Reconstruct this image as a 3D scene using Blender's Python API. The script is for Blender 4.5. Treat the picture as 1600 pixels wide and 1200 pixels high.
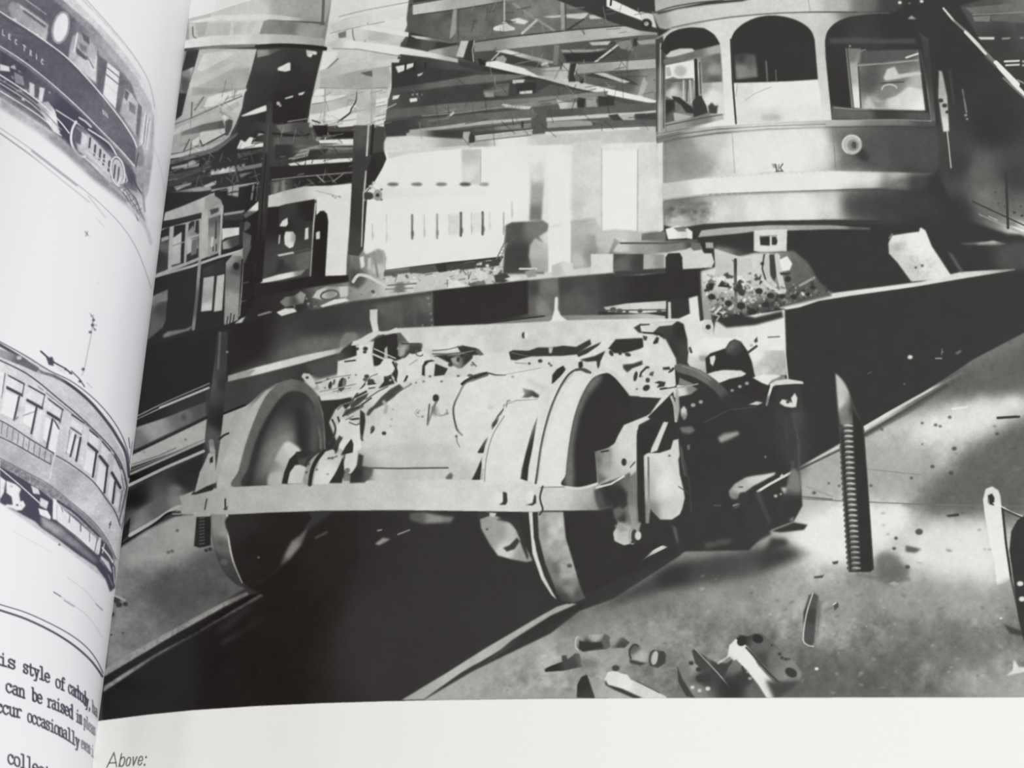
# An open picture book photographed from close by: a curled left page with two
# printed streetcar pictures and typewriting, and a right page with one large
# black-and-white photograph of a wheel truck in a car shed.
import bpy, math, random
import numpy as np
from mathutils import Vector, Matrix

for o_ in list(bpy.data.objects):
    bpy.data.objects.remove(o_, do_unlink=True)

scene = bpy.context.scene
# ---------------- camera (metres; the flat of the right page is z = 0) ----------------
TILT = math.radians(28.0)
DIST = 0.264
cam_data = bpy.data.cameras.new('camera')
cam_data.sensor_width = 36.0
cam_data.sensor_fit = 'HORIZONTAL'
cam_data.lens = 54.0
cam_data.clip_start = 0.01
cam_data.clip_end = 20.0
cam = bpy.data.objects.new('camera', cam_data)
bpy.context.collection.objects.link(cam)
cam.location = (0.0, -DIST*math.sin(TILT), DIST*math.cos(TILT))
cam.rotation_euler = (TILT, 0.0, 0.0)
scene.camera = cam

# ---------------- room light ----------------
world = bpy.data.worlds.new('room_light'); scene.world = world
world.use_nodes = True
wn = world.node_tree.nodes; wl = world.node_tree.links
wn.clear()
tc = wn.new('ShaderNodeTexCoord'); sx = wn.new('ShaderNodeSeparateXYZ')
mr = wn.new('ShaderNodeMapRange'); mr.inputs['From Min'].default_value = -0.60; mr.inputs['From Max'].default_value = 0.55
cr = wn.new('ShaderNodeMix'); cr.data_type = 'RGBA'
cr.inputs[6].default_value = (0.11, 0.09, 0.035, 1)      # dim side of the room
cr.inputs[7].default_value = (1.0, 1.0, 0.99, 1)     # bright side of the room
bg = wn.new('ShaderNodeBackground'); bg.inputs['Strength'].default_value = 0.72
wo = wn.new('ShaderNodeOutputWorld')
wl.new(tc.outputs['Generated'], sx.inputs[0]); wl.new(sx.outputs['X'], mr.inputs['Value'])
wl.new(mr.outputs['Result'], cr.inputs['Factor']); wl.new(cr.outputs[2], bg.inputs['Color'])
wl.new(bg.outputs['Background'], wo.inputs['Surface'])

def lamp(name, loc, target, sx_, sy_, energy, col):
    ld = bpy.data.lights.new(name, 'AREA'); ld.shape = 'RECTANGLE'; ld.size = sx_; ld.size_y = sy_
    ld.energy = energy; ld.color = col
    o = bpy.data.objects.new(name, ld); bpy.context.collection.objects.link(o)
    o.location = loc
    o.rotation_euler = (Vector(target)-Vector(loc)).to_track_quat('-Z', 'Y').to_euler()
    return o
lamp('window_light', (1.5, -0.1, 0.66), (0, 0, 0), 1.0, 1.2, 17.0, (0.93, 0.96, 1.0))
lamp('fill_light', (1.0, -1.1, 1.5), (0, 0, 0), 0.8, 0.8, 29.0, (1.0, 0.985, 0.95))  # added unseen fill lamp, set to the right so the gutter stays darker

scene.view_settings.view_transform = 'Standard'
scene.view_settings.look = 'None'
scene.view_settings.gamma = 1.0
scene.view_settings.use_curve_mapping = False
scene.view_settings.exposure = 0.0

# ---------------------------------------------------------------------------
# INK: a small drawing kit. Every printed thing is drawn with polygons, strokes
# and ellipses in layout units (about 0.11 mm of paper each) on an ink-tone
# layer which is later carried by the vertices of the printed paper.
# ---------------------------------------------------------------------------
OX, OY = 60, 60
CW, CH = 1740, 1340
TONE = np.full((CH, CW), 232.0, np.float32)
IDM = np.zeros((CH, CW), np.int16)
NAMES = ['paper']
CUR = [0]
_rng = np.random.RandomState(7)

def section(name):
    if name not in NAMES:
        NAMES.append(name)
    CUR[0] = NAMES.index(name)

def pts(s):
    if isinstance(s, str):
        return np.array([[float(v) for v in p.split(',')] for p in s.split()], float)
    return np.array(s, float)

def spline(p, closed, n=6):
    m = len(p)
    if m < 3:
        return p
    out = []
    rng = range(m if closed else m - 1)
    for i in rng:
        if closed:
            a, b, c, d = p[(i-1) % m], p[i], p[(i+1) % m], p[(i+2) % m]
        else:
            a, b, c, d = p[max(i-1, 0)], p[i], p[i+1], p[min(i+2, m-1)]
        for k in range(n):
            t = k / n
            out.append(0.5*((2*b) + (c-a)*t + (2*a-5*b+4*c-d)*t*t + (3*b-a-3*c+d)*t**3))
    if not closed:
        out.append(p[-1])
    return np.array(out)

def _box(p, pad):
    x0 = max(int(math.floor(p[:, 0].min() - pad)) + OX, 0); x1 = min(int(math.ceil(p[:, 0].max() + pad)) + OX + 1, CW)
    y0 = max(int(math.floor(p[:, 1].min() - pad)) + OY, 0); y1 = min(int(math.ceil(p[:, 1].max() + pad)) + OY + 1, CH)
    return x0, y0, x1, y1

def _blur1(a, s, ax):
    r = max(1, int(math.ceil(2.5 * s)))
    k = np.exp(-0.5*(np.arange(-r, r+1)/s)**2); k /= k.sum()
    pad = [(0, 0), (0, 0)]; pad[ax] = (r, r)
    b = np.pad(a, pad, mode='edge'); out = np.zeros_like(a)
    n = a.shape[ax]
    for i, w in enumerate(k):
        out += w * (b[i:i+n, :] if ax == 0 else b[:, i:i+n])
    return out

def blur(a, s):
    return _blur1(_blur1(a, s, 0), s, 1) if s > 0.05 else a

def cover(p, pad):
    """anti-aliased coverage of a polygon (3 x 3 samples, even-odd)"""
    b = _box(p, pad)
    x0, y0, x1, y1 = b
    if x1 <= x0 or y1 <= y0:
        return b, None
    S = 3
    ys = (np.arange((y1-y0)*S) + .5)/S + y0 - OY - .5
    w = (x1-x0)*S
    acc = np.zeros((len(ys), w + 1), np.float32)
    q = np.roll(p, -1, axis=0)
    par = np.zeros((len(ys), w + 1), np.int32)
    for (ax, ay), (bx, by) in zip(p, q):
        if ay == by:
            continue
        lo, hi = (ay, by) if ay < by else (by, ay)
        i0 = np.searchsorted(ys, lo); i1 = np.searchsorted(ys, hi)
        if i1 <= i0:
            continue
        yy = ys[i0:i1]
        xx = ax + (yy-ay)*(bx-ax)/(by-ay)
        col = np.clip(np.ceil((xx - (x0 - OX - .5))*S - .5).astype(int), 0, w)
        np.add.at(par, (np.arange(i0, i1), col), 1)
    ins = (np.cumsum(par, axis=1) & 1)[:, :w].astype(np.float32)
    return b, ins.reshape(y1-y0, S, x1-x0, S).mean(axis=(1, 3))

def _val(v, b):
    """a flat tone, or tones at control points blended across the shape"""
    if isinstance(v, (int, float)):
        return float(v)
    c = pts(v)
    x0, y0, x1, y1 = b
    X, Y = np.meshgrid(np.arange(x0, x1) - OX, np.arange(y0, y1) - OY)
    num = 0; den = 0
    soft = 30 + (0.03*math.hypot(x1-x0, y1-y0))**2
    for cx, cy, cv in c:
        w = 1/((X-cx)**2 + (Y-cy)**2 + soft)**2
        num = num + w*cv; den = den + w
    return (num/den).astype(np.float32)

def _put(b, m, v, a):
    x0, y0, x1, y1 = b
    t = TONE[y0:y1, x0:x1]
    m = m*a
    t += (_val(v, b) - t)*m
    IDM[y0:y1, x0:x1][m > 0.5] = CUR[0]

def P(p, v, bl=0.6, a=1.0, s=False, claim=True):
    p = pts(p)
    if s:
        p = spline(p, True)
    b, m = cover(p, 3*bl + 1)
    if m is None:
        return
    m = blur(m, bl)
    if claim:
        _put(b, m, v, a)
    else:
        x0, y0, x1, y1 = b; t = TONE[y0:y1, x0:x1]; t += (_val(v, b) - t)*m*a

def S(p, v, bl=0.6, a=1.0, claim=True):
    P(p, v, bl, a, True, claim)

def L(p, w, v, a=1.0, s=False, bl=0.6, w2=None, claim=False):
    """stroke; width may taper from w to w2"""
    p = pts(p)
    if s:
        p = spline(p, False)
    w2 = w if w2 is None else w2
    b = _box(p, max(w, w2)/2 + bl + 2)
    x0, y0, x1, y1 = b
    if x1 <= x0 or y1 <= y0:
        return
    X, Y = np.meshgrid(np.arange(x0, x1, dtype=np.float32) - OX, np.arange(y0, y1, dtype=np.float32) - OY)
    best = np.full(X.shape, 1e9, np.float32)
    seg = np.hypot(*(p[1:]-p[:-1]).T); tot = max(seg.sum(), 1e-6); run = 0
    for i in range(len(p)-1):
        (ax, ay), (bx, by) = p[i], p[i+1]
        dx, dy = bx-ax, by-ay; q = dx*dx+dy*dy
        t = np.clip(((X-ax)*dx + (Y-ay)*dy)/q, 0, 1) if q > 0 else 0*X
        d = np.hypot(X-ax-t*dx, Y-ay-t*dy)
        ww = w + (w2-w)*(run + t*seg[i])/tot
        best = np.minimum(best, d - ww/2)
        run += seg[i]
    m = np.clip(.5 - best/(2*max(bl, .3)) , 0, 1)
    if claim:
        _put(b, m, v, a)
    else:
        t = TONE[y0:y1, x0:x1]; t += (_val(v, b) - t)*m*a

def E(cx, cy, rx, ry, v, rot=0, bl=0.6, a=1.0, claim=False):
    t = np.linspace(0, 2*np.pi, 28, endpoint=False); r = math.radians(rot)
    x = rx*np.cos(t); y = ry*np.sin(t)
    P(np.c_[cx + x*math.cos(r) - y*math.sin(r), cy + x*math.sin(r) + y*math.cos(r)], v, bl, a, claim=claim)

def ring(cx, cy, rx, ry, w, v, rot=0, a0=0, a1=360, a=1.0, bl=0.6):
    t = np.radians(np.linspace(a0, a1, 40)); r = math.radians(rot)
    x = rx*np.cos(t); y = ry*np.sin(t)
    L(np.c_[cx + x*math.cos(r) - y*math.sin(r), cy + x*math.sin(r) + y*math.cos(r)], w, v, a, bl=bl)

def D(s, v, bl=0.7, a=1.0):
    """spots: x,y,r  x,y,r ..."""
    for x, y, r in pts(s):
        E(x, y, r, r*0.8, v, bl=bl, a=a)

def noise(shape, sc, seed):
    r = np.random.RandomState(seed)
    h, w = shape
    g = r.rand(int(h/sc)+3, int(w/sc)+3).astype(np.float32)
    yy = np.arange(h)/sc; xx = np.arange(w)/sc
    yi = yy.astype(int); xi = xx.astype(int)
    fy = (yy-yi)[:, None]; fx = (xx-xi)[None, :]
    fy = fy*fy*(3-2*fy); fx = fx*fx*(3-2*fx)
    return ((g[yi][:, xi]*(1-fx)+g[yi][:, xi+1]*fx)*(1-fy) + (g[yi+1][:, xi]*(1-fx)+g[yi+1][:, xi+1]*fx)*fy) - .5

def N(p, amp, sc, seed, bl=3, s=False):
    """mottling of the tone inside a shape"""
    p = pts(p)
    if s:
        p = spline(p, True)
    b, m = cover(p, 3*bl)
    if m is None:
        return
    x0, y0, x1, y1 = b
    TONE[y0:y1, x0:x1] += noise(m.shape, sc, seed)*2*amp*blur(m, bl)

def junk(p, n, seed, r0=2, r1=8, lo=40, hi=215, a=.9):
    """heaped scrap: n small angular pieces inside a shape"""
    p = pts(p)
    b, m = cover(p, 0)
    x0, y0, x1, y1 = b
    r = np.random.RandomState(seed)
    k = 0
    while k < n:
        x = r.uniform(x0, x1-1); y = r.uniform(y0, y1-1)
        k += 1
        if m[int(y-y0), int(x-x0)] < .5:
            continue
        nn = r.randint(4, 7); t0 = r.rand()*6
        rr = r.uniform(r0, r1)
        asp = r.uniform(.35, 1)
        t = np.sort(r.rand(nn)*6.283)
        q = np.c_[np.cos(t)*rr, np.sin(t)*rr*asp]
        c, s_ = math.cos(t0), math.sin(t0)
        q = np.c_[q[:, 0]*c - q[:, 1]*s_*.6, q[:, 0]*s_*.6 + q[:, 1]*c] + [x-OX, y-OY]
        P(q, float(lo + (hi-lo)*(r.rand() > .5)*r.uniform(.7, 1) + r.uniform(0, 25)), .7, a, claim=False)

def A(arc, rest, v, bl=0.6, claim=True):
    """shape with one curved run of points and straight rest"""
    P(np.r_[spline(pts(arc), False), pts(rest)], v, bl, claim=claim)

def streaks(p, n, seed, ang, l0, l1, lo, hi, a=.7):
    """n thin rods or edges seen in a confused part of the picture"""
    p = pts(p); b, m = cover(p, 0); x0, y0, x1, y1 = b
    r = np.random.RandomState(seed)
    for k in range(n):
        x = r.uniform(x0, x1-1); y = r.uniform(y0, y1-1)
        if m[int(y-y0), int(x-x0)] < .5:
            continue
        t = math.radians(ang + r.choice([0, 0, 0, 90, 55, -60]) + r.uniform(-9, 9)); l = r.uniform(l0, l1)
        q = [(x-OX, y-OY), (x-OX + l*math.cos(t), y-OY + l*math.sin(t))]
        L(q, r.uniform(.8, 2.2), float(r.choice([lo, lo, hi]) + r.uniform(-12, 12)), a)
# ---------- the large photograph: roof of the car shed ----------
section('printed_shed_roof')
P('140,-40 1660,-40 1660,1089.5 1300,1090 1000,1091 850,1092 700,1094 600,1096 500,1099 400,1103.5 300,1110 230,1117 160,1126 130,1131', 56, .5)
P('230,-40 1060,-40 1060,230 590,235 400,330 230,330', '300,20,150 420,120,58 500,180,60 560,100,170 640,110,62 700,30,120 800,50,110 900,30,110 760,120,70 900,180,90 700,180,74 960,80,100 450,260,60 300,300,60', .6)
# panel glass high on the left
P('292,-40 530,-40 508,36 503,60 400,54 296,60', '300,20,186 340,30,188 400,20,196 410,60,205 440,15,160 470,40,152 500,15,158 500,50,140')
P('297,-5 320,-5 328,0 298,14', 170)
P('298,14 326,2 328,34 296,52', 172)
L('328,-10 329,15 327,32', 1.4, 160)
P('296,34 340,24 410,22 440,24 500,33 500,37 420,31 340,32 306,36', '300,34,206 400,26,210 440,28,190 490,35,150')
L('420,32 470,34 506,36', 2.6, '420,32,120 500,36,92')
L('450,55 475,47 506,38', 3, '450,55,120 500,38,96')
L('506,-10 504,36', 4.5, 100)
P('296,37 412,33 408,56 296,62', '300,40,178 350,45,176 405,40,196', .6)
P('304,36 324,34 320,56 310,58', 160)
P('361,33 365,33 364,56 358,56', 192)
P('390,34 402,33 392,54 384,55', 188)
P('412,33 420,31 508,40 500,58 405,54', '412,40,138 450,44,120 480,50,150 500,40,150 430,50,130')
L('301,42 302,56 308,61 304,67', 1.6, 90, s=True)
# translucent band two, brightest
P('524,-40 660,-40 646,0 640,30 628,60 622,88 614,120 606,160 602,190 480,200 486,160 496,115 506,76 512,40', '540,10,216 620,10,222 560,90,200 520,110,190 600,90,190 500,170,196 560,170,175 600,170,196 520,60,205')
# deep band between the bright ones
P('401,72 505,76 496,112 484,160 474,206 366,212 382,160', '420,90,66 460,120,52 480,90,60 400,140,54 440,170,44 400,190,48')
P('292,78 312,76 306,104 300,120 286,140 284,112', 52)
P('284,112 303,104 299,124 292,146 284,140', '300,106,170 290,112,120 288,130,80')
P('280,146 292,146 286,180 274,185', 48)
# bright band one lower part
P('312,76 401,77 392,112 383,140 378,170 368,195 362,206 350,240 262,262 272,190 284,180 292,146 304,104', '330,85,172 380,90,186 320,130,176 370,120,160 360,150,200 300,170,165 330,180,165 290,210,150 320,220,150')
P('318,84 345,80 368,82 352,92 330,104 314,112 308,108', 196)
P('296,130 340,108 392,84 388,96 340,118 298,140', 182)
P('300,140 350,116 390,106 383,138 340,142 298,146', '310,138,170 350,125,162 380,115,160 370,136,166')
P('300,136 360,139 385,137 386,142 300,150', 150, 1)
P('325,152 352,144 346,156 334,166 318,168 322,158', 210)
P('350,146 366,140 364,152 346,160', 208)
P('371,141 386,139 380,150 370,149', 206)
L('368,138 365,155', 2.4, 150)
L('378,150 340,166 300,184 268,196', 2, 110)
L('318,152 304,172', 3, 118)
L('300,160 299,184', 2.2, 100)
L('357,150 344,170', 1.6, 140)
P('268,204 300,190 346,172 372,158 374,166 350,180 300,200 264,214', 172)
P('286,205 318,194 348,188 352,200 310,208 282,212', '290,208,110 330,196,96 350,196,80')
P('346,182 354,178 358,184 352,188', 205)
P('352,190 358,186 364,188 362,200 356,212 352,212', 70)
P('312,207 350,201 352,208 316,228 313,226', 188)
L('352,209 316,228 313,220', 2, 55)
L('316,206 350,201', 1.4, 160)
P('272,216 310,208 312,226 300,236 268,240 262,236', 150)
P('298,222 312,212 310,226 302,228', 192)
L('296,218 286,238', 2, 80)
L('310,228 285,238 262,242', 1.6, 90)
P('262,245 316,230 350,220 348,228 320,238 262,252', 172)
P('256,250 300,243 340,232 372,214 400,214 400,240 372,252 250,280', 52, .8)
# curved lower chord and its dark underside
P('288,63 330,56 400,53 450,54 506,60 508,71 460,69 400,70 340,72 286,78', '300,68,205 380,62,206 405,60,190 440,62,172 500,65,160')
L('288,78 340,73 400,71', 4.5, '290,78,70 330,74,120 395,72,118', s=True)
L('401,73 440,71 480,73 508,76', 6.5, 44, s=True)
P('402,78 440,77 420,86 402,90', '405,82,140 435,78,90')
P('434,106 450,98 454,98 454,110 446,112 434,110', 214)
P('478,78 492,80 486,90 480,88', 190)
D('485,86,2.4 492,83,3.4 484,87,1.2', 218)
# dashes of sky through the dark band
P('445,153 458,149 458,152 446,155', 196)
P('466,146 477,143 473,148 467,149', 205)
D('435,162,3 438,165,2 434,160,1.6', 180)
P('376,181 400,170 416,164 417,173 400,178 380,182', 214)
L('450,190 470,187 490,184', 1.8, 130)
junk('430,192 478,184 480,204 432,206', 26, 3, 1, 3.4, 50, 190)
# right bright band details
P('505,82 524,80 528,84 520,98 508,108 500,110', 222)
L('511,108 528,92', 3, 140)
P('500,110 560,95 625,92 622,102 560,114 502,126', '510,115,178 560,104,190 615,96,205')
P('500,124 560,110 612,102 610,138 500,136', '510,126,172 560,126,160 600,115,168')
P('563,114 582,110 582,120 572,118', 96)
P('582,110 608,108 606,140 584,138', 168)
L('610,106 614,122 606,152', 4, 200)
L('500,137 560,139 605,137', 1.6, 140)
P('494,140 507,139 506,148 490,150', 226)
P('488,152 506,151 540,146 540,150 500,162 486,164', 215)
P('511,139 555,139 540,148 508,150', 186)
L('488,163 520,158 552,149', 2, 130)
P('486,166 540,152 556,142 556,160 520,176 484,178', '490,170,172 540,156,176 520,170,190')
P('510,176 550,164 558,164 544,178 524,190 506,192', 224)
P('484,180 505,176 504,186 520,190 500,200 478,198', '490,182,222 500,192,200 480,198,170')
L('508,140 507,190', 3, 170)
P('524,192 545,180 558,176 558,196 530,200', 218)
L('528,191 546,177 549,170 556,158 558,142', 3, 70, w2=1.6, s=True)
L('500,200 530,190 558,186', 2, 170)
P('558,140 588,139 586,200 557,200', '560,150,180 575,150,190 585,160,170 570,190,192')
L('581,140 580,198', 3, 168)
P('588,156 605,152 604,162 587,166', 224)
P('588,168 604,164 603,180 586,182', 190)
P('586,182 602,180 600,198 586,196', 214)
L('588,167 604,164', 1.2, 130)
L('587,182 604,178', 1.4, 140)
# curved beams across the bright band
L('530,26 570,16 640,3', 1.6, 160)
P('516,40 540,28 640,10 644,24 560,44 520,50', '530,40,195 600,20,214 560,38,205')
L('516,52 560,42 600,34', 1.5, 160)
P('528,52 541,48 541,58 530,60', 120)
L('551,46 552,58 557,68', 2, 130, s=True)
L('575,36 574,48 570,66', 1.8, 150)
P('555,46 620,48 636,54 628,66 560,62', '560,50,205 590,56,180 620,56,195')
P('508,70 530,60 540,62 620,72 626,86 560,78 520,76', '515,72,190 560,70,226 620,78,226')
P('563,42 575,39 640,51 690,61 682,63 640,58 570,46', '570,42,222 640,55,222 685,62,140')
L('520,76 560,77 625,88', 1.8, 150)
L('558,94 570,92 580,86', 1.2, 140)
P('528,84 560,84 590,88 560,94 532,102', 196)

# right of the bands
P('644,-40 1060,-40 1060,38 900,44 720,70 640,60 635,30', '650,30,88 700,30,96 760,40,105 700,55,104 850,20,120 900,20,105 960,10,100 880,45,105 980,40,118', .8)
N('650,20 900,-10 900,40 700,64', 12, 14, 5)
P('646,-40 760,-40 700,-2 646,6', 62)
P('645,6 735,-10 850,-10 800,1 720,13 645,24', '650,15,190 740,4,165 800,0,130')
L('645,24 720,14 790,2', 1.6, 70)
L('640,8 735,-9', 1.4, 62)
P('708,15 714,14 712,52 702,62 705,40', 150)
L('716,16 716,60', 2, 84)
P('640,50 668,56 705,64 720,70 680,80 634,72', '645,60,62 690,72,60 670,66,86')
P('670,79 716,70 718,90 668,84', '672,80,170 712,76,128')
P('620,72 660,79 716,92 716,98 670,90 622,84', '625,78,222 660,84,212 712,94,180')
P('640,55 690,61 714,66 705,68 650,60', '640,57,200 700,64,110')
# pendant lamp
L('788,-10 788,34', 2.6, 172)
P('786,34 791,34 794,38 805,44 804,47 790,49 774,48 770,46 772,42 784,38', '775,45,215 790,40,190 803,46,200')
P('797,31 810,28 826,33 820,38 804,36', 205)
P('848,26 870,24 888,22 888,26 860,28', 190)
P('888,22 920,20 912,30 885,28', 190)
P('920,24 960,20 958,28 922,30', 185)
# trusses
L('802,6 866,48', 4, 140)
L('816,52 838,32', 4, 178)
L('878,-10 880,46', 6, 150)
L('883,-10 884,44', 2, 80)
L('912,30 888,46', 3, 66)
P('740,66 800,58 1003,36 1027,36 1027,54 1003,55 800,76 741,82', '745,74,140 850,62,170 980,48,178 1020,46,150')
L('738,66 800,57 900,46 975,40 1027,36', 2.4, 76)
L('741,82 800,77 1003,56', 1.4, 92)
P('850,-40 1040,-40 1035,52 1000,48 960,36 930,24 870,0', '900,10,62 960,10,60')
P('935,3 958,0 1000,16 1030,24 1026,48 1000,40', 60)
P('948,-4 962,2 1000,20 1003,32 960,16 948,10', 226)
L('955,0 954,8', 3, 50)
P('1000,18 1030,24 1026,44 1003,36', 200)
E(1010, 38, 9, 9, 52); E(1010, 37, 3.4, 3.4, 190); E(1009.5, 36.5, 1.5, 1.5, 90)
# under the first beam
P('742,82 800,77 900,66 1000,56 1030,56 1030,96 900,110 870,120 765,92', '760,88,80 820,80,104 900,76,86 960,86,76 1000,70,96 880,100,90')
P('773,80 790,77 868,97 872,101 850,98', '780,79,205 860,98,150')
P('770,94 782,82 800,86 840,98 848,106 800,100', 66)
L('768,94 780,82', 2, 190)
P('776,90 786,86 792,92 788,100 774,100', 150)
P('846,98 856,96 858,104 846,104', 180)
P('920,66 955,64 950,70 925,71', 180)
P('876,78 950,76 925,82 880,82', 150)
P('880,84 960,80 935,96 885,97', 54)
L('930,97 968,68', 3.4, 182)
P('960,64 985,62 990,80 970,76', 130)
P('990,60 996,60 996,72 990,72', 58)
P('995,64 1030,60 1030,68 1000,70', 150)
# second truss beam and hangers
P('866,70 874,70 872,98 864,100', 116)
P('900,100 950,96 1027,90 1027,107 960,110 902,116', '910,108,150 1000,100,170')
L('900,100 1027,91', 1.8, 84)
L('902,116 1027,107', 1.2, 94)
P('905,116 1027,107 1027,160 960,138 910,122', '920,118,96 980,125,90 1010,140,140')
P('915,118 980,130 1000,134 980,122 930,113', 64)
P('926,114 945,114 985,128 975,130', 185)
P('996,150 1006,120 1012,130 1004,152', 170)
# long sloping girder with the bright top
P('760,97 775,95 840,112 875,108 890,126 905,128 1000,150 1028,158 1028,163 990,156 900,138 850,124 758,103', '765,98,228 820,110,218 860,118,180 900,130,190 960,144,228 1010,155,220')
P('820,108 876,104 872,122 840,118', '830,112,120 870,110,170')
P('716,96 740,100 850,124 900,138 990,158 1030,166 1030,168 985,164 900,142 820,124 720,104', '720,100,66 800,115,56 900,140,56 1000,163,80')
P('720,64 732,64 724,90 713,88', 192)
P('733,64 740,62 740,90 744,100 724,92', 60)
L('741,64 738,78 740,96', 1.6, 170)
P('746,92 752,92 760,102 750,102', 48)
D('754,99,3 757,95,2', 50)
P('880,99 891,99 886,124 874,120', 178)
P('892,100 900,98 896,116 900,128 888,128', 58)
L('902,100 898,116', 1.6, 180)
D('909,128,3 911,124,2', 50)
# lower beams left of the window light
P('612,98 650,97 660,104 690,108 760,112 800,118 790,130 612,140', '620,110,60 700,120,64 780,124,76')
P('618,104 648,98 646,104 632,110 622,114', 215)
L('634,98 633,114', 3.4, 52); L('648,98 647,110', 3.4, 52); L('665,99 664,106', 3, 52)
P('652,116 662,113 658,118 653,120', 180)
P('613,138 680,128 745,117 790,116 830,118 790,126 700,135 612,147', '620,140,80 700,130,104 790,120,112')
P('614,150 625,148 622,154 613,156', 212)
P('640,154 652,153 652,158 641,160', 222)
D('645,148,1.6 652,147,1.4 660,148,1.6 668,147,1.4 670,151,1.6', 190)
P('660,142 840,124 890,134 840,145 740,160 660,168', '680,150,68 760,145,68 850,134,70')
P('753,132 773,132 772,152 757,152', '758,134,60 760,150,150')
P('773,132 796,130 794,150 773,150', 104)
P('801,125 820,124 818,130 801,131', 190)
P('806,130 838,128 836,146 808,146', 56)
P('812,143 832,141 832,146 812,147', 195)
P('860,132 900,140 940,148 870,146 838,144', 88)
P('604,172 700,162 840,152 950,142 948,153 840,166 700,176 604,186', '620,176,96 740,166,112 900,150,130')
L('660,181 720,176 780,168 835,161', 1.6, 140)
P('690,191 708,174 711,176 694,192', 185)
P('735,180 752,177 756,182 738,184', 165)
P('785,162 800,164 830,166 828,172 790,168', '786,163,190 825,170,190 800,168,150')
for i in range(8):
    D('%g,%g,1.6' % (786+i*5.6, 164+i*.9), 200)
P('870,156 888,160 905,160 906,170 876,172', '875,158,190 900,168,160')
P('902,152 915,154 912,170 902,168', 54); P('916,154 930,152 934,168 916,168', 150); P('934,150 960,152 960,166 936,168', 60)
P('600,190 700,182 830,170 840,178 830,190 740,200 640,212 604,214', '610,200,66 700,190,96 800,180,104')
P('640,203 700,196 740,190 830,184 830,187 745,196 640,208', '650,205,160 740,192,168 830,185,190')
P('855,172 1028,160 1028,174 960,184 855,186', '860,176,84 960,168,96 1020,165,88')
P('854,184 940,178 1000,175 1027,172 1027,176 940,184 854,190', 190)
P('950,180 965,178 974,188 960,190', 64); P('966,180 990,178 992,188 974,188', 168); P('992,178 1027,176 1027,188 996,190', 70)
P('740,202 830,192 830,200 740,206', '745,204,90 800,196,130')
P('815,190 818,190 818,200 815,200', 54); P('855,190 900,188 950,190 925,196 855,200', 150)
P('925,190 1027,186 1027,196 926,198', 92)
P('635,208 650,204 730,204 735,212 700,216 635,216', '640,210,160 700,208,66 730,210,70')
P('604,214 640,212 740,218 1000,196 1027,198 1027,226 940,235 740,235 590,240', '620,224,205 740,218,160 850,208,190 1000,205,176 800,222,222 960,215,190', 1)
P('739,213 800,207 832,204 832,212 745,220', 176)
L('740,213 832,203', 1.4, 200)
P('852,206 930,202 1000,199 1000,202 930,206 852,211', 205)
L('740,221 830,211', 1.4, 110); L('925,200 1027,196', 2, 100)
P('724,206 735,206 730,224 722,222', 168); P('735,208 742,212 742,222 732,224', 60)

streaks('612,100 1025,60 1025,196 612,206', 120, 64, -8, 8, 40, 58, 150, .45)
streaks('720,10 1000,10 1000,50 720,60', 40, 65, -6, 6, 26, 70, 150, .5)
streaks('490,150 606,142 604,200 486,204', 40, 66, -18, 5, 30, 130, 218, .5)
streaks('300,150 372,140 352,235 262,250', 40, 67, -22, 5, 30, 110, 200, .45)
# clutter under the roof, left of the windows
P('244,254 300,244 340,232 366,208 400,190 500,200 560,198 600,200 600,300 250,330 236,300', '260,230,50 320,250,46 380,240,44 440,230,70 480,220,80 520,240,76 560,230,72 480,260,50', 1)
P('268,262 340,228 375,214 374,238 330,250 268,268', 42)
P('262,252 300,240 330,233 360,214 372,206 370,212 340,236 300,248 262,258', 96)
P('268,261 290,256 302,250 308,254 298,260 268,265', '270,262,140 300,254,150')
P('286,262 312,254 310,260 288,264', 130)
P('322,252 326,251 320,270 316,268', 120)
P('370,232 376,218 383,222 390,214 399,216 393,222 412,222 412,229 376,233', 212)
P('404,208 412,206 412,210 402,213', 150)
P('264,275 310,262 330,250 330,262 264,288', 70)
P('370,240 412,232 412,236 372,248', 76)
P('326,270 360,262 368,262 368,268 330,274', '330,270,160 350,266,190')
for i in range(7):
    P([(330+i*8, 272-i*1.6), (335+i*8, 271-i*1.6), (335+i*8, 265-i*1.6), (330+i*8, 266-i*1.6)], [190,170,205,190,150,120,130][i])
P('370,262 412,254 412,260 372,268', 120)
P('374,272 396,268 384,274 376,278', 112)
P('262,286 300,276 330,270 328,275 300,284 262,292', 60)
P('272,292 300,285 298,288 276,298', 150)
P('318,290 338,282 338,288 320,295', 170)
P('330,296 405,284 405,288 330,300', '335,297,150 400,286,176')
P('260,302 310,292 330,292 330,297 262,306', '265,303,110 325,294,150')
P('263,312 282,308 281,320 263,324', 150); P('284,306 300,303 297,316 283,320', 158)
P('336,298 355,294 354,318 336,316', 36)
P('357,292 374,288 370,330 352,334', '360,300,160 362,325,140')
L('356,302 374,299', 1.6, 60); L('354,314 372,312', 1.6, 70); L('364,290 360,330', 1.4, 90)
P('374,292 402,286 400,316 388,322 372,328', 40)
L('396,290 392,318', 3, 120); L('402,290 400,314', 2, 84)
L('404,206 470,213 482,210', 4, 46, s=True)
P('431,196 470,190 484,192 482,200 440,208', '440,200,110 470,196,80')
P('428,216 480,212 500,216 500,225 440,232 428,228', 88)
P('430,226 470,226 520,228 500,240 430,250', '440,235,56 480,232,100')
P('497,219 552,217 554,227 520,224 500,224', 220)
L('500,227 552,226', 2, 190)
P('470,234 500,226 552,230 552,238 500,240 455,250', '480,236,150 520,234,96 540,234,90')
L('452,248 500,236 510,232 552,232', 2, 140)
P('484,234 514,232 508,240 480,246', 60)
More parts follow.
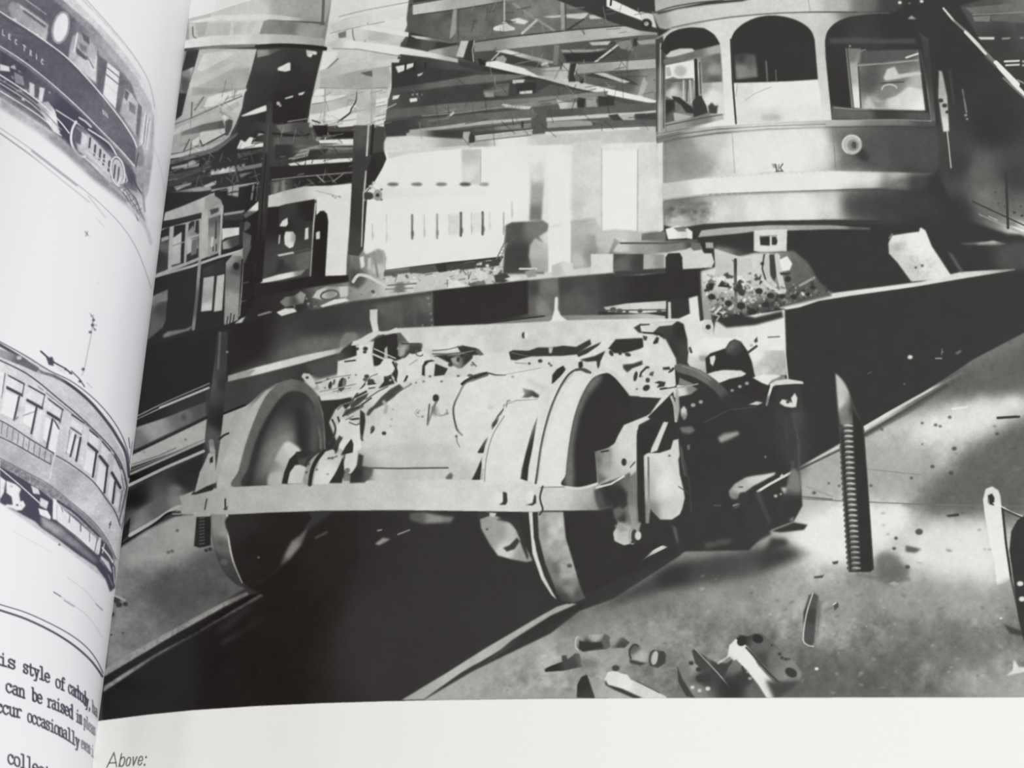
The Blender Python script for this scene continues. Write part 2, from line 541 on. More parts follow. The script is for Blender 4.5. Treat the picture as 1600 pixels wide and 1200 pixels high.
P('450,256 480,250 552,247 552,253 455,260', 218)
L('458,251 474,262', 1.6, 80)
P('405,262 440,260 560,252 600,252 600,268 560,270 430,282 405,284', 48, .8)
L('425,281 470,276 552,269', 1.6, 140)
P('424,284 445,280 552,272 552,288 500,292 440,302 424,306', '430,290,90 480,284,48 540,280,44')
P('428,286 436,284 434,300 428,302', 120); P('440,282 446,281 446,298 440,300', 130)
L('495,274 507,285', 2, 150); L('536,272 520,284', 2, 130); L('507,284 520,282', 1.6, 80)
L('510,196 496,218', 6, 140)
L('512,208 508,217', 2, 190)
P('488,196 512,196 512,214 496,214', 44); P('512,206 560,205 560,215 520,216', 44)
L('488,188 500,192', 2, 60)

streaks('252,250 345,232 410,214 410,300 250,310', 120, 61, -14, 5, 26, 44, 120, .6)
streaks('430,200 552,200 552,290 430,290', 60, 62, -8, 6, 24, 50, 140, .5)
section('printed_shed_windows')
P('584,244 606,236 740,230 1030,222 1030,440 540,470 540,290 570,286', '600,250,226 700,260,229 800,300,230 860,240,226 900,260,212 1010,300,212 960,420,200 900,330,205 620,400,228 1020,420,200', 1.2)
P('604,238 640,234 720,228 740,228 722,232 640,240 608,248', '620,240,200 700,230,200')
P('721,233 752,233 751,290 722,286', '730,240,184 735,270,212 748,280,200', 1.2)
L('751,234 751,290', 1.4, 176)
P('895,222 940,218 940,300 938,400 895,390', '905,230,202 930,260,208 925,330,206 900,320,190', 1.5)
P('824,240 852,238 850,290 846,345 827,345 829,290', '838,242,218 840,270,205 838,300,160 838,340,120', 1.6)
P('941,236 996,235 996,360 941,360', 229, 1.2)
L('940,232 940,360', 2.2, 186); L('997,234 996,365', 2.6, 180)
P('998,226 1032,222 1034,370 998,364', '1005,250,206 1020,300,214 1030,340,206')
for x, w, v in [(614,9,110),(651,9,120),(690,9,125),(727,9,84),(757,7,150)]:
    E(x, 288, w, 3, v, bl=1.2)
P('575,294 760,296 760,304 575,310', '580,300,210 700,300,222', 2, .7)
for x, y0, y1, w, v in [(644,336,373,3,110),(663,336,370,2,185),(683,335,372,3,140),(702,335,366,2,200),(720,333,368,4,96),(737,332,365,2,190),(754,332,366,4,100),(787,332,366,2,160),(800,316,340,2,190),(604,335,378,2,205),(582,350,375,2,190),(765,332,360,2,205)]:
    L([(x, y0), (x, y1)], w, v, bl=1)
    E(x+.6, y1-8, w*.65, 5, v-12, bl=1.2); E(x-.5, y0+6, w*.6, 4, min(v+30, 200), bl=1.2, a=.7)
P('702,336 718,334 718,366 702,367', 208, 1.4)
P('738,334 752,333 752,362 740,363', 212, 1.4)
P('890,345 930,340 940,362 960,358 1000,362 1040,362 1040,400 1000,395 960,395 940,440 892,420', '900,360,170 920,400,150 940,370,185 970,370,190 1000,372,175 1030,368,120', 1.5)
P('893,370 930,366 935,415 893,418', '900,380,165 925,400,140 900,410,180', 2)
P('856,240 891,240 891,425 857,425', '870,250,228 875,400,226', 1.2)

section('printed_background_streetcar')
# car at the far left, seen between page and post
P('236,300 336,300 410,316 410,520 300,530 226,545 240,420', 40, 1)
P('258,332 285,322 335,301 336,323 320,331 255,347', '265,338,160 320,315,178 300,325,165')
P('330,302 345,312 349,322 345,326 320,330 320,310', 150)
L('254,348 290,342 320,334', 5, 44, s=True)
P('252,358 318,340 326,330 328,400 243,434', 156)
P('250,361 265,354 262,421 244,428', '255,370,40 250,400,50 255,385,90')
P('252,372 264,368 264,374 252,378', 140)
P('272,353 290,350 287,411 268,417', 38)
P('270,372 284,362 282,411 267,415', '275,385,170 275,400,160')
L('270,384 288,378', 2, 130)
P('295,350 299,346 311,344 310,402 291,410', 46)
P('292,364 302,352 304,362 310,366 309,388 292,398', '298,380,176 305,370,120'); L('305,346 304,360', 2, 140)
L('293,372 311,367', 2.4, 158)
P('300,376 309,374 307,396 298,400', 104)
P('315,330 326,325 324,400 312,406', 168)
P('326,340 343,332 342,395 325,402', '330,345,90 335,360,130 330,385,150 338,380,140')
L('333,385 333,392', 2, 60); L('338,382 338,392', 2, 60); L('332,372 331,384', 4, 180); L('338,345 337,372', 3, 70)
P('325,326 345,318 349,322 349,334 325,342', '330,330,150 345,325,160')
P('328,328 342,324 342,330 330,336', 70)
P('345,322 349,322 345,400 341,400', 170)
P('349,336 380,330 380,344 350,344', 56)
P('350,333 382,328 383,332 350,337', 150)
P('347,357 375,355 374,367 352,372 347,376', 206)
P('348,378 360,372 374,368 374,382 360,388 348,390', '350,385,160 365,378,70')
P('374,345 384,350 380,380 374,386', 52)
P('380,336 404,314 404,328 384,341', '385,337,170 400,322,205')
P('382,348 386,345 392,350 390,356 381,362', 150)
P('380,362 393,368 390,392 380,392', '384,366,150 388,380,176 385,390,190')
L('243,432 300,416 340,402 362,396 383,390', 4, '245,431,150 340,402,170 380,390,190')
P('362,396 375,392 378,388 393,384 386,402 382,412 380,404 362,408', 160)
L('312,408 308,460 302,514', 5, '310,420,140 305,480,90 302,510,120')
P('318,434 335,431 331,485 314,487', '325,440,170 320,465,150 325,480,186')
P('339,431 351,428 347,485 334,487', 178)
P('316,420 350,405 352,426 318,432', '320,420,56 345,412,50')
P('353,410 362,400 378,400 372,500 352,508 350,505', '358,410,150 365,440,112 360,470,150 355,495,140 368,420,80')
E(369, 416, 5, 6, 46)
L('356,495 354,508', 1.6, 40); L('361,490 359,505', 1.6, 40); L('366,492 364,504', 1.6, 44)
L('381,396 378,450 374,494', 1.6, 150)
L('377,471 384,470', 2, 110); L('380,442 388,441', 2, 120)
P('238,463 262,452 259,500 254,512 230,532', '240,470,120 250,480,64 240,510,84')
P('240,470 246,460 258,458 262,452 262,470 240,474', 110)
P('254,524 262,518 290,514 302,508 296,516 256,528', 112, 1)
P('366,506 376,498 390,492 396,490 394,499 380,504', '370,506,170 390,494,190')
P('380,330 402,330 402,480 378,494', 42, 1, .6)
# middle car
P('415,312 440,302 470,297 500,293 550,286 550,400 546,448 400,462 400,440 415,322', '430,340,44 470,330,56 450,410,70 530,300,215', 1)
P('418,306 445,298 475,291 520,290 552,288 552,305 496,312 474,316 440,322 418,324', '425,314,190 460,303,176 500,298,205 540,295,222')
P('495,308 550,300 546,350 542,402 541,430 507,434 508,400 512,345 505,330 494,336', 218)
L('494,298 525,306 533,309', 1.2, 160, s=True); D('520,306,2 524,309,2 530,307,2', 150)
P('491,350 495,336 500,330 506,329 511,334 513,346 511,382 508,432 505,448 486,448', 42)
P('494,363 500,361 500,373 494,374', 200)
L('493,318 490,350 484,443', 2, '493,330,190 487,400,150')
P('437,322 446,319 492,311 488,345 478,346 468,340 440,345 434,360', '450,325,60 480,325,46', .6)
P('437,352 441,345 449,340 450,350 447,354 438,354', 205)
P('446,362 458,362 462,368 462,374 458,386 452,388 445,382 444,370', '450,370,212 460,372,150 452,384,215')
L('437,368 436,380', 2.6, 160)
P('477,357 482,355 482,373 476,375', 206)
P('433,398 458,393 460,396 436,401', 186)
L('460,394 488,388', 1.2, 96)
P('434,402 486,392 483,420 450,426 405,440 430,424', '450,405,84 475,405,100 440,415,60')
P('437,406 444,405 442,420 432,428', 56)
P('408,437 435,429 455,425 478,421 470,430 440,437 408,443', '415,439,205 450,429,215 470,425,130')
P('400,443 440,440 480,432 545,430 546,446 480,460 400,466', 44)
P('396,445 402,430 402,412 398,412', 60)
P('399,414 405,413 404,430 399,432', 90)
# scrap along the top of the girder
P('380,500 400,465 480,450 548,440 560,400 590,395 604,430 700,412 785,404 860,425 940,415 1000,412 1000,430 860,440 700,456 550,476 440,500 376,512', '400,490,46 450,470,52 520,450,110 560,440,150 620,440,190 700,430,190 780,420,190 860,430,200 950,420,196', 1)
P('600,424 680,416 700,410 785,403 780,415 740,420 690,424 640,426 600,432', '620,426,96 680,416,70 760,410,70')
junk('600,428 700,416 785,412 800,425 700,450 600,462', 90, 5, 1.5, 6, 80, 225)
junk('440,470 545,448 600,440 600,464 470,490 440,480', 50, 6, 2, 6, 60, 200)
junk('695,412 790,408 800,428 700,430', 40, 16, 1.5, 5, 60, 222)
P('432,488 445,482 460,482 464,487 440,494', 205); P('500,478 522,468 540,466 546,470 520,476 505,480', 214)
P('402,492 420,486 426,488 404,494', 130)
P('488,465 495,454 510,448 530,448 540,452 530,462 510,470', '500,455,190 520,455,140 530,458,170')
ring(515, 461, 14, 7, 3, 96, -10); 
P('530,448 544,447 544,462 532,465', 190)
P('437,472 446,464 460,462 470,455 478,460 474,474 456,478 446,480', '445,470,120 460,470,76 470,465,150')
streaks('690,410 785,404 790,440 600,456 600,436', 60, 63, -8, 3, 14, 84, 226, .7)
L('602,423 650,417 700,411 730,408 785,402', 3, '602,424,110 690,412,60 785,403,60', s=True)
P('640,418 684,413 684,424 662,428 640,426', 84, .8); P('680,414 697,411 698,424 686,426', 56)
# blurred figures in front of the scrap
P('548,400 556,392 566,388 572,398 584,392 590,388 600,392 604,404 600,424 590,430 580,425 570,442 560,452 545,446 546,420', '556,410,110 570,410,140 590,405,150 555,430,80 590,420,190', 1.6)
P('562,402 568,400 570,416 564,420', 215, .8); P('575,404 580,402 580,420 574,422', 190, .8)
L('584,395 588,418 590,432', 4, 140); L('598,392 602,420', 2, 170)
L('552,440 560,430 575,432 590,440 600,445', 5, 200, s=True)
P('600,444 630,440 650,446 640,456 608,458', '610,446,190 625,450,110 640,448,205')
L('606,446 650,443', 2, 110); L('604,452 645,450', 1.6, 120)
P('700,446 712,438 726,444 730,452 712,456 700,452', 212)
P('730,444 756,436 760,446 740,450', '735,446,96 752,440,120')
P('772,430 790,426 800,436 786,442 774,442', 70); P('788,436 806,430 816,434 800,440', 210)
P('740,428 750,422 760,426 764,434 750,440', 205)
# dark stove and white heap
P('790,352 800,347 825,346 848,344 857,350 855,395 850,428 786,428 788,390', '800,360,84 810,400,66 840,360,120 840,420,90', 1.2)
P('850,380 842,370 856,360 862,352 880,350 880,424 832,426 826,400 828,384 836,372', '840,390,175 860,370,205 835,415,160', 1.4)
P('857,356 891,350 891,424 857,426', 224, 1)
L('776,404 788,380 790,368', 2, 120); L('782,404 792,380', 1.6, 130)
for i in range(5): L([(778+i*2, 401-i*5), (786+i*2, 400-i*5)], 1, 130)
L('812,420 838,420', 3, 200); P('820,424 836,420 838,432 824,434', 150)
P('862,415 880,408 895,412 896,430 862,432', '870,420,180 885,415,205')
section('printed_roof_column')
P('418,158 426,158 426,180 424,220 418,330 410,440 396,445 404,330 412,220', '420,120,50 420,200,66 410,300,56 402,420,42')
L('419,195 411,330', 1.6, 84)
L('416,240 402,440', 2, 40)
P('553,196 584,196 582,240 574,300 568,390 560,400 544,398 549,300', '565,205,84 565,260,66 560,330,60 552,390,70')
L('576,196 573,243', 3, '576,200,176 573,240,190'); L('583,196 580,240', 4, 48)
L('572,268 569,300', 3, 176); L('570,300 566,385', 3, 150)
P('573,268 582,240 600,236 604,248 598,262 590,276 584,286 577,296 572,300', '580,255,50 595,250,54')
D('580,292,4 584,286,3', 200); ring(580, 302, 9, 9, 2.4, 190); E(575, 306, 9, 6, 66); E(590, 305, 7, 9, 150); E(590, 305, 3, 3, 60); D('578,294,2 596,296,2 596,312,2', 90)
L('571,316 566,385', 4, 56)
L('568,300 565,385', 2, 180)

section('printed_dark_girder')
P('226,545 300,520 365,507 440,495 550,471 670,455 825,438 950,427 1070,419 1097,419 1097,455 1095,462 1040,470 860,500 760,508 640,513 560,540 470,560 400,578 355,595 327,602 215,652 218,600', '240,560,36 300,540,34 400,530,40 500,500,62 560,495,70 620,490,66 660,485,84 700,480,50 800,460,50 860,465,110 900,460,92 960,450,60 1000,450,48 1080,440,50 450,550,80 300,590,32', 1)
P('676,455 825,438 826,490 764,503 678,510', 50, 1)
L('675,456 674,480 677,510', 1.4, 96)
P('826,440 870,434 876,494 826,492', '835,450,70 850,450,116 845,480,130 865,470,100 830,480,92', 1.5)
P('872,434 930,430 935,495 876,497', '880,440,70 900,470,88 925,450,76', 1.5)
P('560,480 676,460 674,510 590,518', '580,490,72 600,480,96 640,480,84 650,500,72 665,470,100', 2)
P('436,548 470,528 520,526 560,530 600,520 580,545 500,552 450,562', '450,545,84 490,538,104 540,535,90', 4, .8)
P('765,505 800,500 860,493 950,492 1010,490 1040,494 1040,508 860,512 765,509', '800,503,120 860,498,130 950,496,140 1020,498,176')
L('764,505 800,500 850,494', 2.4, 56)
P('943,480 980,474 1010,472 1042,470 1042,486 1000,490 950,487', '950,483,176 975,478,190 1000,478,200 1030,480,190')
D('958,484,5 968,486,5 1000,486,4 980,487,3 1030,486,4', 76)
L('945,485 1040,484', 2, 90)
S('430,560 470,536 520,524 580,520 600,530 560,540 500,556 450,568', 112, 7, .75, claim=False); S('360,585 420,562 470,552 440,572 380,588', 84, 5, .6, claim=False)
P('620,470 626,470 630,512 624,512', 96, 2, .6); P('644,466 650,466 652,510 646,510', 92, 2, .6)
D('669,466,2 671,475,1.6 673,490,1.8 674,500,1.4 675,508,1.6 660,508,1.6', 150, .8)
# post in front of the girder
P('340,518 356,518 354,590 346,690 342,712 325,706 321,690 331,600', '345,540,56 335,600,86 343,600,44 330,680,80 342,660,36')
L('344,520 341,575', 3, 96, bl=1.2)
D('355,550,2', 140)
# flanges of the girder, left of the wheel
P('214,650 322,604 322,636 212,668', '220,655,34 300,625,46')
L('215,650 260,628 327,599', 2.2, 118, s=True)
L('214,655 250,638 326,606', 1.6, '220,650,120 250,636,160')
L('250,637 326,606', 3.4, 170)
P('212,668 260,652 300,636 322,628 322,650 209,703', '215,690,104 240,670,140 287,648,100 310,640,76 320,645,80')
E(287, 652, 4, 6, 74, bl=2)
L('206,708 260,684 323,652', 3.6, 34)
P('207,711 323,655 320,690 204,730', '215,715,158 300,680,168 310,665,160')
L('206,726 250,711 275,700', 1.4, 96); D('290,687,1.8 225,706,1.4', 100)
L('204,735 260,712 320,686', 1.4, 120)
L('204,741 260,716 318,690', 4, 150)
P('201,744 319,692 317,702 200,756', 33)
L('200,759 260,730 318,705', 4.6, 166)
P('196,768 318,709 316,740 300,770 287,775 286,788 203,830 190,850 188,820', '210,780,32 300,730,34 290,750,40 220,810,96 260,790,104 276,772,84 200,830,70', 1.2)
P('262,764 272,758 284,762 278,778 266,780', 118, 3)
P('226,790 262,776 286,772 286,788 205,832 198,836 206,808', '215,820,130 250,792,96 280,782,130 204,815,90', 2)
L('203,836 245,812 272,795 290,790', 6, 166, s=True)
P('188,830 204,808 201,835 188,850', 32)
L('186,853 240,820 262,803 278,800', 4, 30, s=True)
P('268,802 278,800 285,804 270,808', 60)
# right of the post
P('353,596 400,582 470,566 540,552 560,540 600,540 600,600 500,640 420,610 385,630 349,646', '370,610,62 420,600,70 480,600,62 540,570,74 580,560,66', 1)
P('356,588 400,574 470,556 555,539 600,530 600,538 556,544 470,568 400,586 357,596', '360,592,150 420,575,205 500,555,200 550,543,140', .8)
P('357,587 380,580 400,577 390,586 356,596', 150)
P('349,648 388,632 410,620 425,612 440,600 400,680 360,770 340,766 336,740 344,690', '360,660,156 390,640,164 360,700,160 410,625,130')
L('350,646 383,633', 3.4, 36)
L('343,686 350,680 357,677', 3, 40)

section('printed_pit_and_floor')
P('188,856 230,828 275,806 340,800 345,880 385,918 300,970 165,1052 172,960 178,900', '210,870,140 280,830,158 240,850,150 200,900,122 260,920,96 330,900,84 220,950,112 300,940,96 180,1000,118 200,1010,112', 1.5)
N('180,900 260,860 360,900 380,918 170,1040', 12, 16, 9, 4)
N('180,900 260,860 360,900 380,918 170,1040', 6, 5, 19, 4)
P('303,853 307,808 330,806 329,852 312,856', 38)
for i in range(9): L([(312, 810+i*5), (319, 809+i*5)], 2, 84)
D('277,829,2.6', 36); D('263,863,3 269,861,3 322,860,3 328,858,3', 44)
D('176,935,5 182,938,6 196,944,4 186,945,5', 52); L('178,930 195,938', 3, 150)
D('174,960,5', 50); D('192,989,2 174,992,2', 60)
P('345,1000 300,1010 360,960 372,954 420,930 380,945', 70, 3, .7)
L('342,1001 390,972', 6, 70, bl=2.5); L('380,980 300,1005', 1, 100)
# rail on the near left
P('163,1046 200,1022 280,978 350,940 385,925 389,929 350,948 280,988 163,1058', '180,1035,130 250,995,140 330,952,156 380,928,110', .8)
P('162,1058 280,988 389,930 410,925 412,932 330,975 162,1076', 30, 1)
P('163,1072 200,1048 250,1018 300,992 412,925 415,930 330,976 240,1028 166,1080 161,1082', '180,1062,128 250,1018,104 300,990,76 400,930,80', 1)
P('160,1082 240,1030 330,978 415,930 480,905 520,880 560,840 560,800 800,800 850,860 870,930 895,940 800,985 720,1030 628,1095 500,1099 400,1103.5 300,1110 230,1117 160,1126', '200,1080,28 300,1050,30 450,950,36 600,1000,54 750,850,54 850,950,56 400,1050,34', 1.2)
P('375,912 480,830 520,800 560,800 560,880 470,960', '420,900,36 520,850,42', 2)
L('494,840 510,832', 3, 84, bl=2); L('590,829 596,828', 2, 150); P('586,850 598,840 610,842 604,846 592,852', 140, 1.2); L('622,835 640,828', 2, 140)
P('640,802 660,800 690,806 710,808 704,816 660,818 640,812', '650,808,90 680,811,140 700,810,120', 2)
# right rail edge of the pit
P('627,1094 700,1050 760,1012 840,965 870,948 890,942 902,944 870,962 800,1005 720,1052 662,1093', '640,1090,160 720,1040,172 800,990,168 860,955,160', .8)
P('662,1094 700,1072 740,1048 760,1034 740,1040 720,1052', 60, 1.2)
P('748,1044 800,1010 900,955 915,945 905,942 860,962 800,1000', '760,1035,70 850,975,52', 1)

section('printed_dark_girder')
P('578,484 590,483 590,505 592,518 583,520 578,500', '584,490,196 586,512,205')
P('862,500 866,485 867,466 870,463 872,467 872,484 877,494 888,502 875,506 855,505', '868,470,214 868,500,222', .8)

section('printed_pit_and_floor')
N('163,1072 250,1018 412,925 415,930 330,976 240,1028 161,1082', 16, 5, 77, 1.5)
N('163,1046 280,978 385,925 389,929 280,988 163,1058', 14, 4, 78, 1.5)
S('230,930 280,900 330,905 360,925 330,950 280,975 250,965', 76, 10, .55, claim=False); S('340,985 372,958 395,940 380,960 350,985', 60, 4, .6, claim=False)
S('205,872 262,826 294,818 296,850 270,872 225,885', 160, 7, .5, claim=False)
S('345,1008 350,1000 380,985 420,960 400,975 360,1000', 60, 3, .7, claim=False)
section('printed_shop_floor')
FL = '660,1095 740,1048 860,990 905,955 960,935 1060,870 1240,720 1480,590 1520,560 1600,500 1660,470 1660,1089.5 1300,1090 1000,1091 850,1092'
P(FL, '700,1080,160 760,1060,152 860,1020,160 900,970,120 960,960,120 940,1020,150 1040,945,120 1000,1030,128 1100,930,120 1180,900,110 1100,980,132 1180,1010,120 1240,900,150 1240,940,165 1260,860,190 1290,820,222 1330,800,214 1400,820,224 1380,780,170 1300,740,165 1300,700,150 1260,780,160 1370,700,176 1440,680,190 1420,640,170 1500,640,205 1580,640,204 1540,660,210 1520,680,196 1560,600,110 1500,600,84 1600,560,100 1580,700,110 1540,760,96 1500,800,104 1450,790,100 1460,840,205 1500,870,216 1540,900,205 1420,880,190 1440,840,120 1380,900,120 1400,870,140 1360,940,120 1300,960,150 1420,960,140 1500,940,150 1560,960,130 1300,1040,120 1240,1080,96 1400,1020,100 1500,1000,110 1350,1080,96 1450,1070,118 1550,1040,140 1590,1080,160 1600,1000,116 1230,1040,104', 1)
P('860,985 960,935 1050,880 1230,850 1280,858 1230,880 1160,905 1050,920 960,945 900,960', '900,960,56 1000,930,70 1100,900,70 1200,880,60 1050,890,54 1180,890,80', 6)
FM = '700,1085 900,985 1060,940 1240,900 1300,720 1500,620 1640,600 1640,1085'
N(FM, 14, 22, 31, 8); N(FM, 10, 9, 33, 8); N(FM, 7, 4, 35, 8)
N('900,980 1600,960 1640,1085 740,1085', 12, 13, 37, 8)
def air(p, v, bl, a): S(p, v, bl, a, claim=False)
air('1440,600 1520,570 1640,540 1640,620 1560,615 1480,625 1430,640 1400,640', 92, 9, .85)
air('1420,665 1480,642 1540,628 1600,622 1600,645 1560,670 1500,690 1440,690', 214, 9, .85)
air('1600,650 1560,675 1510,700 1480,740 1440,780 1470,800 1600,800 1640,700', 92, 12, .9)
air('1260,740 1340,690 1440,700 1460,735 1420,772 1330,778 1260,778', 160, 12, .8)
air('1245,820 1300,800 1420,792 1410,830 1390,855 1370,870 1330,885 1280,880 1240,850', 222, 10, .9)
air('1420,830 1480,815 1550,815 1560,880 1545,905 1470,905 1420,885 1405,860', 214, 12, .9)
air('1100,920 1230,905 1280,930 1200,960 1080,965', 150, 12, .6)
air('1290,910 1400,900 1560,915 1560,960 1400,955 1290,950', 146, 14, .7)
air('1230,1040 1300,1020 1420,1035 1400,1085 1230,1085', 92, 14, .7)
air('1380,985 1480,975 1560,1000 1540,1040 1420,1030', 108, 14, .6)
air('1500,1050 1600,1035 1600,1085 1500,1085', 150, 12, .6)
air('900,985 1040,975 1060,1000 960,1040 880,1020', 152, 12, .5)
r_ = np.random.RandomState(5)
for i in range(260):
    x = r_.uniform(740, 1620); y = r_.uniform(900, 1085)
    if y > 1085 - (x-740)*.33 or x > 1080:
        E(x, y, r_.uniform(1, 5), r_.uniform(.8, 2.2), float(r_.choice([84, 100, 170, 190])), r_.uniform(-25, 25), 1.2, .45)
for i in range(70):
    x = r_.uniform(1250, 1600); y = r_.uniform(620, 880)
    if y > 1250 - (x-1000)*.9 + 60 or True:
        if x > 1640 - (y-560)*1.1:
            E(x, y, r_.uniform(2, 7), r_.uniform(.8, 2), float(r_.choice([84, 100, 120])), r_.uniform(-20, 20), 1.2, .6)
# long thin lines and marks on the boards
L('1250,779 1320,783 1440,788 1600,792', 1.6, 110); L('1252,776 1300,780', 2, 100)
L('1355,733 1440,742', 1.2, 130); L('1260,760 1300,776', 3, 150)
D('1285,652,3 1484,652,3 1558,678,3 1441,661,2.4 1462,664,3 1469,666,2.4 1378,671,2.4 1441,694,1.6 1491,701,4 1457,729,3.4 1486,739,4 1424,747,2.6 1311,759,2.2 1361,759,2.4 1272,770,3 1295,755,2', 66, .8, .8)
L('1559,653 1592,651', 4, 56); L('1590,648 1600,646', 3, 180)
L('1488,639 1511,636', 3.6, 215)
P('1478,805 1498,802 1499,806 1482,808', 60)
P('1300,878 1310,876 1309,881 1302,882', 70); P('1271,901 1288,898 1285,903 1273,904', 80)
P('1368,870 1384,862 1400,868 1410,880 1420,888 1418,905 1395,915 1372,905', '1385,875,100 1400,900,90', 4, .8)
P('1415,852 1440,858 1430,864 1415,862', 96, 1.5); P('1396,908 1406,912 1398,916 1388,912', 160)
D('1418,886,4 1397,857,3 1400,841,3 1436,831,6', 84)
L('1340,898 1380,905 1420,905', 3, 110, bl=3)
P('1568,975 1592,984 1600,986 1600,994 1578,990', 66, 1.2)
P('1255,958 1264,930 1272,926 1279,932 1276,960 1272,1004 1266,1012 1256,1005', '1265,960,66 1270,940,80 1262,990,80', .9)
L('1270,927 1260,960 1255,998 1262,1008 1271,1010', 2, 190, s=True)
P('1276,935 1283,940 1282,960 1276,1000', 96, 2, .8)
P('1302,945 1309,941 1311,948 1304,955', 80); L('1302,945 1306,942', 1.6, 215)
D('1354,979,1 1398,975,1 1310,1020,1 1276,1045,3 1564,966,2', 220)
P('1582,1048 1584,1030 1592,1042 1610,1044 1600,1050 1572,1056', 205, 1)
# rail beyond the post
L('1352,669 1420,625 1500,583', 6, '1355,668,205 1430,622,180 1500,584,96', w2=2.4)
L('1350,680 1420,638 1480,602', 4, 60, bl=1.4)
L('1240,730 1312,694', 9, '1250,725,210 1310,696,196', bl=.7)
L('1240,738 1314,702', 3, 84); D('1300,694,3 1303,698,2', 150)
L('977,890 1010,868 1056,845', 6, '980,889,130 1050,848,200', w2=6)
P('960,893 975,890 1052,855 1060,862 1000,890 960,905', 52, 3)
# loose ironwork
section('printed_loose_ironwork')
P('901,995 912,992 950,991 952,1000 948,1014 910,1018 900,1010', '905,1000,150 915,1008,50 940,1010,70 930,995,168')
P('905,1000 912,1003 948,1004 948,1010 912,1018 904,1014', 56, 1)
P('944,990 954,996 954,1012 944,1014 940,1002', 96); P('952,998 974,996 984,1004 976,1012 954,1013', '960,1000,150 970,1008,70')
ring(903, 1005, 4, 10, 2, 186, 0, 90, 280)
P('851,1046 860,1040 878,1032 878,1024 885,1024 887,1030 900,1020 906,1022 910,1042 880,1048 852,1050', '860,1046,50 895,1035,70 905,1030,96')
L('852,1043 878,1033', 1.6, 160); P('908,1030 935,1032 930,1044 910,1046', 120, 3)
P('981,1015 990,1006 998,1008 1008,1018 1030,1016 1040,1022 1040,1036 1028,1044 1000,1036 985,1032', '990,1012,90 1000,1025,168 1030,1030,70')
ring(991, 1019, 7, 12, 3, 66, 10, 120, 300); E(1023, 1028, 5, 11, 178, 12); ring(1021, 1028, 6, 12, 2, 66, 10, 100, 270); E(1034, 1028, 6, 11, 66, 10)
P('983,1030 1000,1034 1012,1036 1000,1040 984,1036', 66, 1)
P('901,1090 902,1070 908,1058 916,1054 924,1062 930,1091', '910,1070,52 920,1085,62')
P('918,1056 935,1064 960,1076 985,1088 990,1091 930,1091', '925,1065,150 950,1080,165')
P('944,1062 950,1050 962,1048 970,1052 980,1054 986,1062 1000,1068 1040,1088 1042,1091 1000,1091 970,1076 950,1070', '955,1055,205 975,1065,215 1000,1078,196 1030,1089,200')
P('946,1062 950,1070 972,1076 1005,1091 990,1091 960,1078 946,1070', 62, .8)
D('962,1044,6', 66); L('994,1064 1030,1082', 2, 96)
P('1058,1045 1062,1034 1080,1032 1084,1014 1096,1022 1120,1036 1135,1036 1145,1030 1140,1060 1190,1091 1085,1091 1066,1075', '1070,1045,120 1085,1040,150 1100,1060,60 1140,1070,54 1090,1080,130 1120,1050,66', .8)
P('1058,1040 1066,1060 1080,1082 1086,1091 1072,1088 1060,1066', 66)
D('1094,1060,7 1092,1046,5 1080,1036,4', 60); D('1093,1079,3 1106,1076,4 1082,1074,3', 200)
P('1081,1016 1086,1014 1104,1028 1110,1042 1100,1050 1086,1036', 70)
L('1086,1014 1120,1050 1155,1090', 1.4, 176)
P('1120,1036 1136,1026 1140,1008 1150,998 1168,1010 1185,1040 1212,1070 1218,1078 1208,1090 1196,1090 1170,1060 1150,1035 1140,1026 1122,1038', '1130,1032,190 1150,1010,215 1170,1030,220 1200,1070,214', .7)
P('1150,1030 1165,1045 1185,1070 1198,1091 1150,1091 1130,1060 1140,1040', '1150,1040,110 1160,1060,60 1180,1080,100 1145,1075,54', .8)
L('1160,1042 1164,1056 1158,1066', 3, 60); D('1172,1060,3 1168,1050,2', 150)
P('1150,998 1156,992 1170,994 1178,990 1192,990 1200,998 1212,1008 1232,1026 1246,1040 1253,1052 1250,1064 1236,1068 1224,1066 1215,1062 1190,1035 1166,1008', '1160,1000,60 1185,1010,96 1210,1030,110 1230,1050,130 1190,1030,70 1240,1060,130', .7)
E(1159, 1002, 7, 8, 50, 40); E(1184, 998, 9, 7, 48, 20); E(1236, 1051, 10, 7, 60, 30); ring(1236, 1051, 13, 10, 1.6, 130, 30)
D('1218,1022,3 1222,1028,3 1228,1030,3 1233,1030,2 1206,1008,2', 62)
L('1166,1012 1200,1050 1216,1066', 3, 66); P('1196,1062 1214,1066 1252,1062 1240,1075 1216,1091 1208,1090', 70, 3)
# upright strap with a slot at the right
section('printed_strap_and_wheel')
P('1536,780 1540,764 1550,760 1560,766 1563,775 1566,800 1574,860 1580,904 1572,910 1558,914 1554,880 1545,840 1538,800', '1545,775,205 1555,800,214 1565,850,222 1570,900,222')
P('1544,774 1550,771 1554,778 1553,790 1546,788', 50); L('1544,774 1544,786', 1, 70); 
L('1566,792 1572,850 1580,905 1594,968', 3.6, 52)
P('1556,912 1582,900 1592,970 1570,940', 140, 3, .5)
L('1552,786 1566,792 1580,800 1606,810', 2, 220, s=True); L('1568,796 1590,806 1604,812', 3, 60)
P('1580,830 1590,812 1600,806 1660,800 1660,1000 1600,1002 1592,970 1584,910 1577,860', 52)
D('1594,912,5 1597,936,5', 205); D('1597,918,3', 52)
section('printed_girder_on_screw_jack')
P('1224,478 1280,458 1400,430 1500,415 1586,420 1660,408 1660,480 1600,520 1520,562 1440,615 1350,668 1300,690 1240,722 1228,594 1226,590', 54, .8)
P('1210,540 1226,540 1228,600 1310,590 1318,690 1240,735 1180,780 1160,700 1160,620', 54, 1)
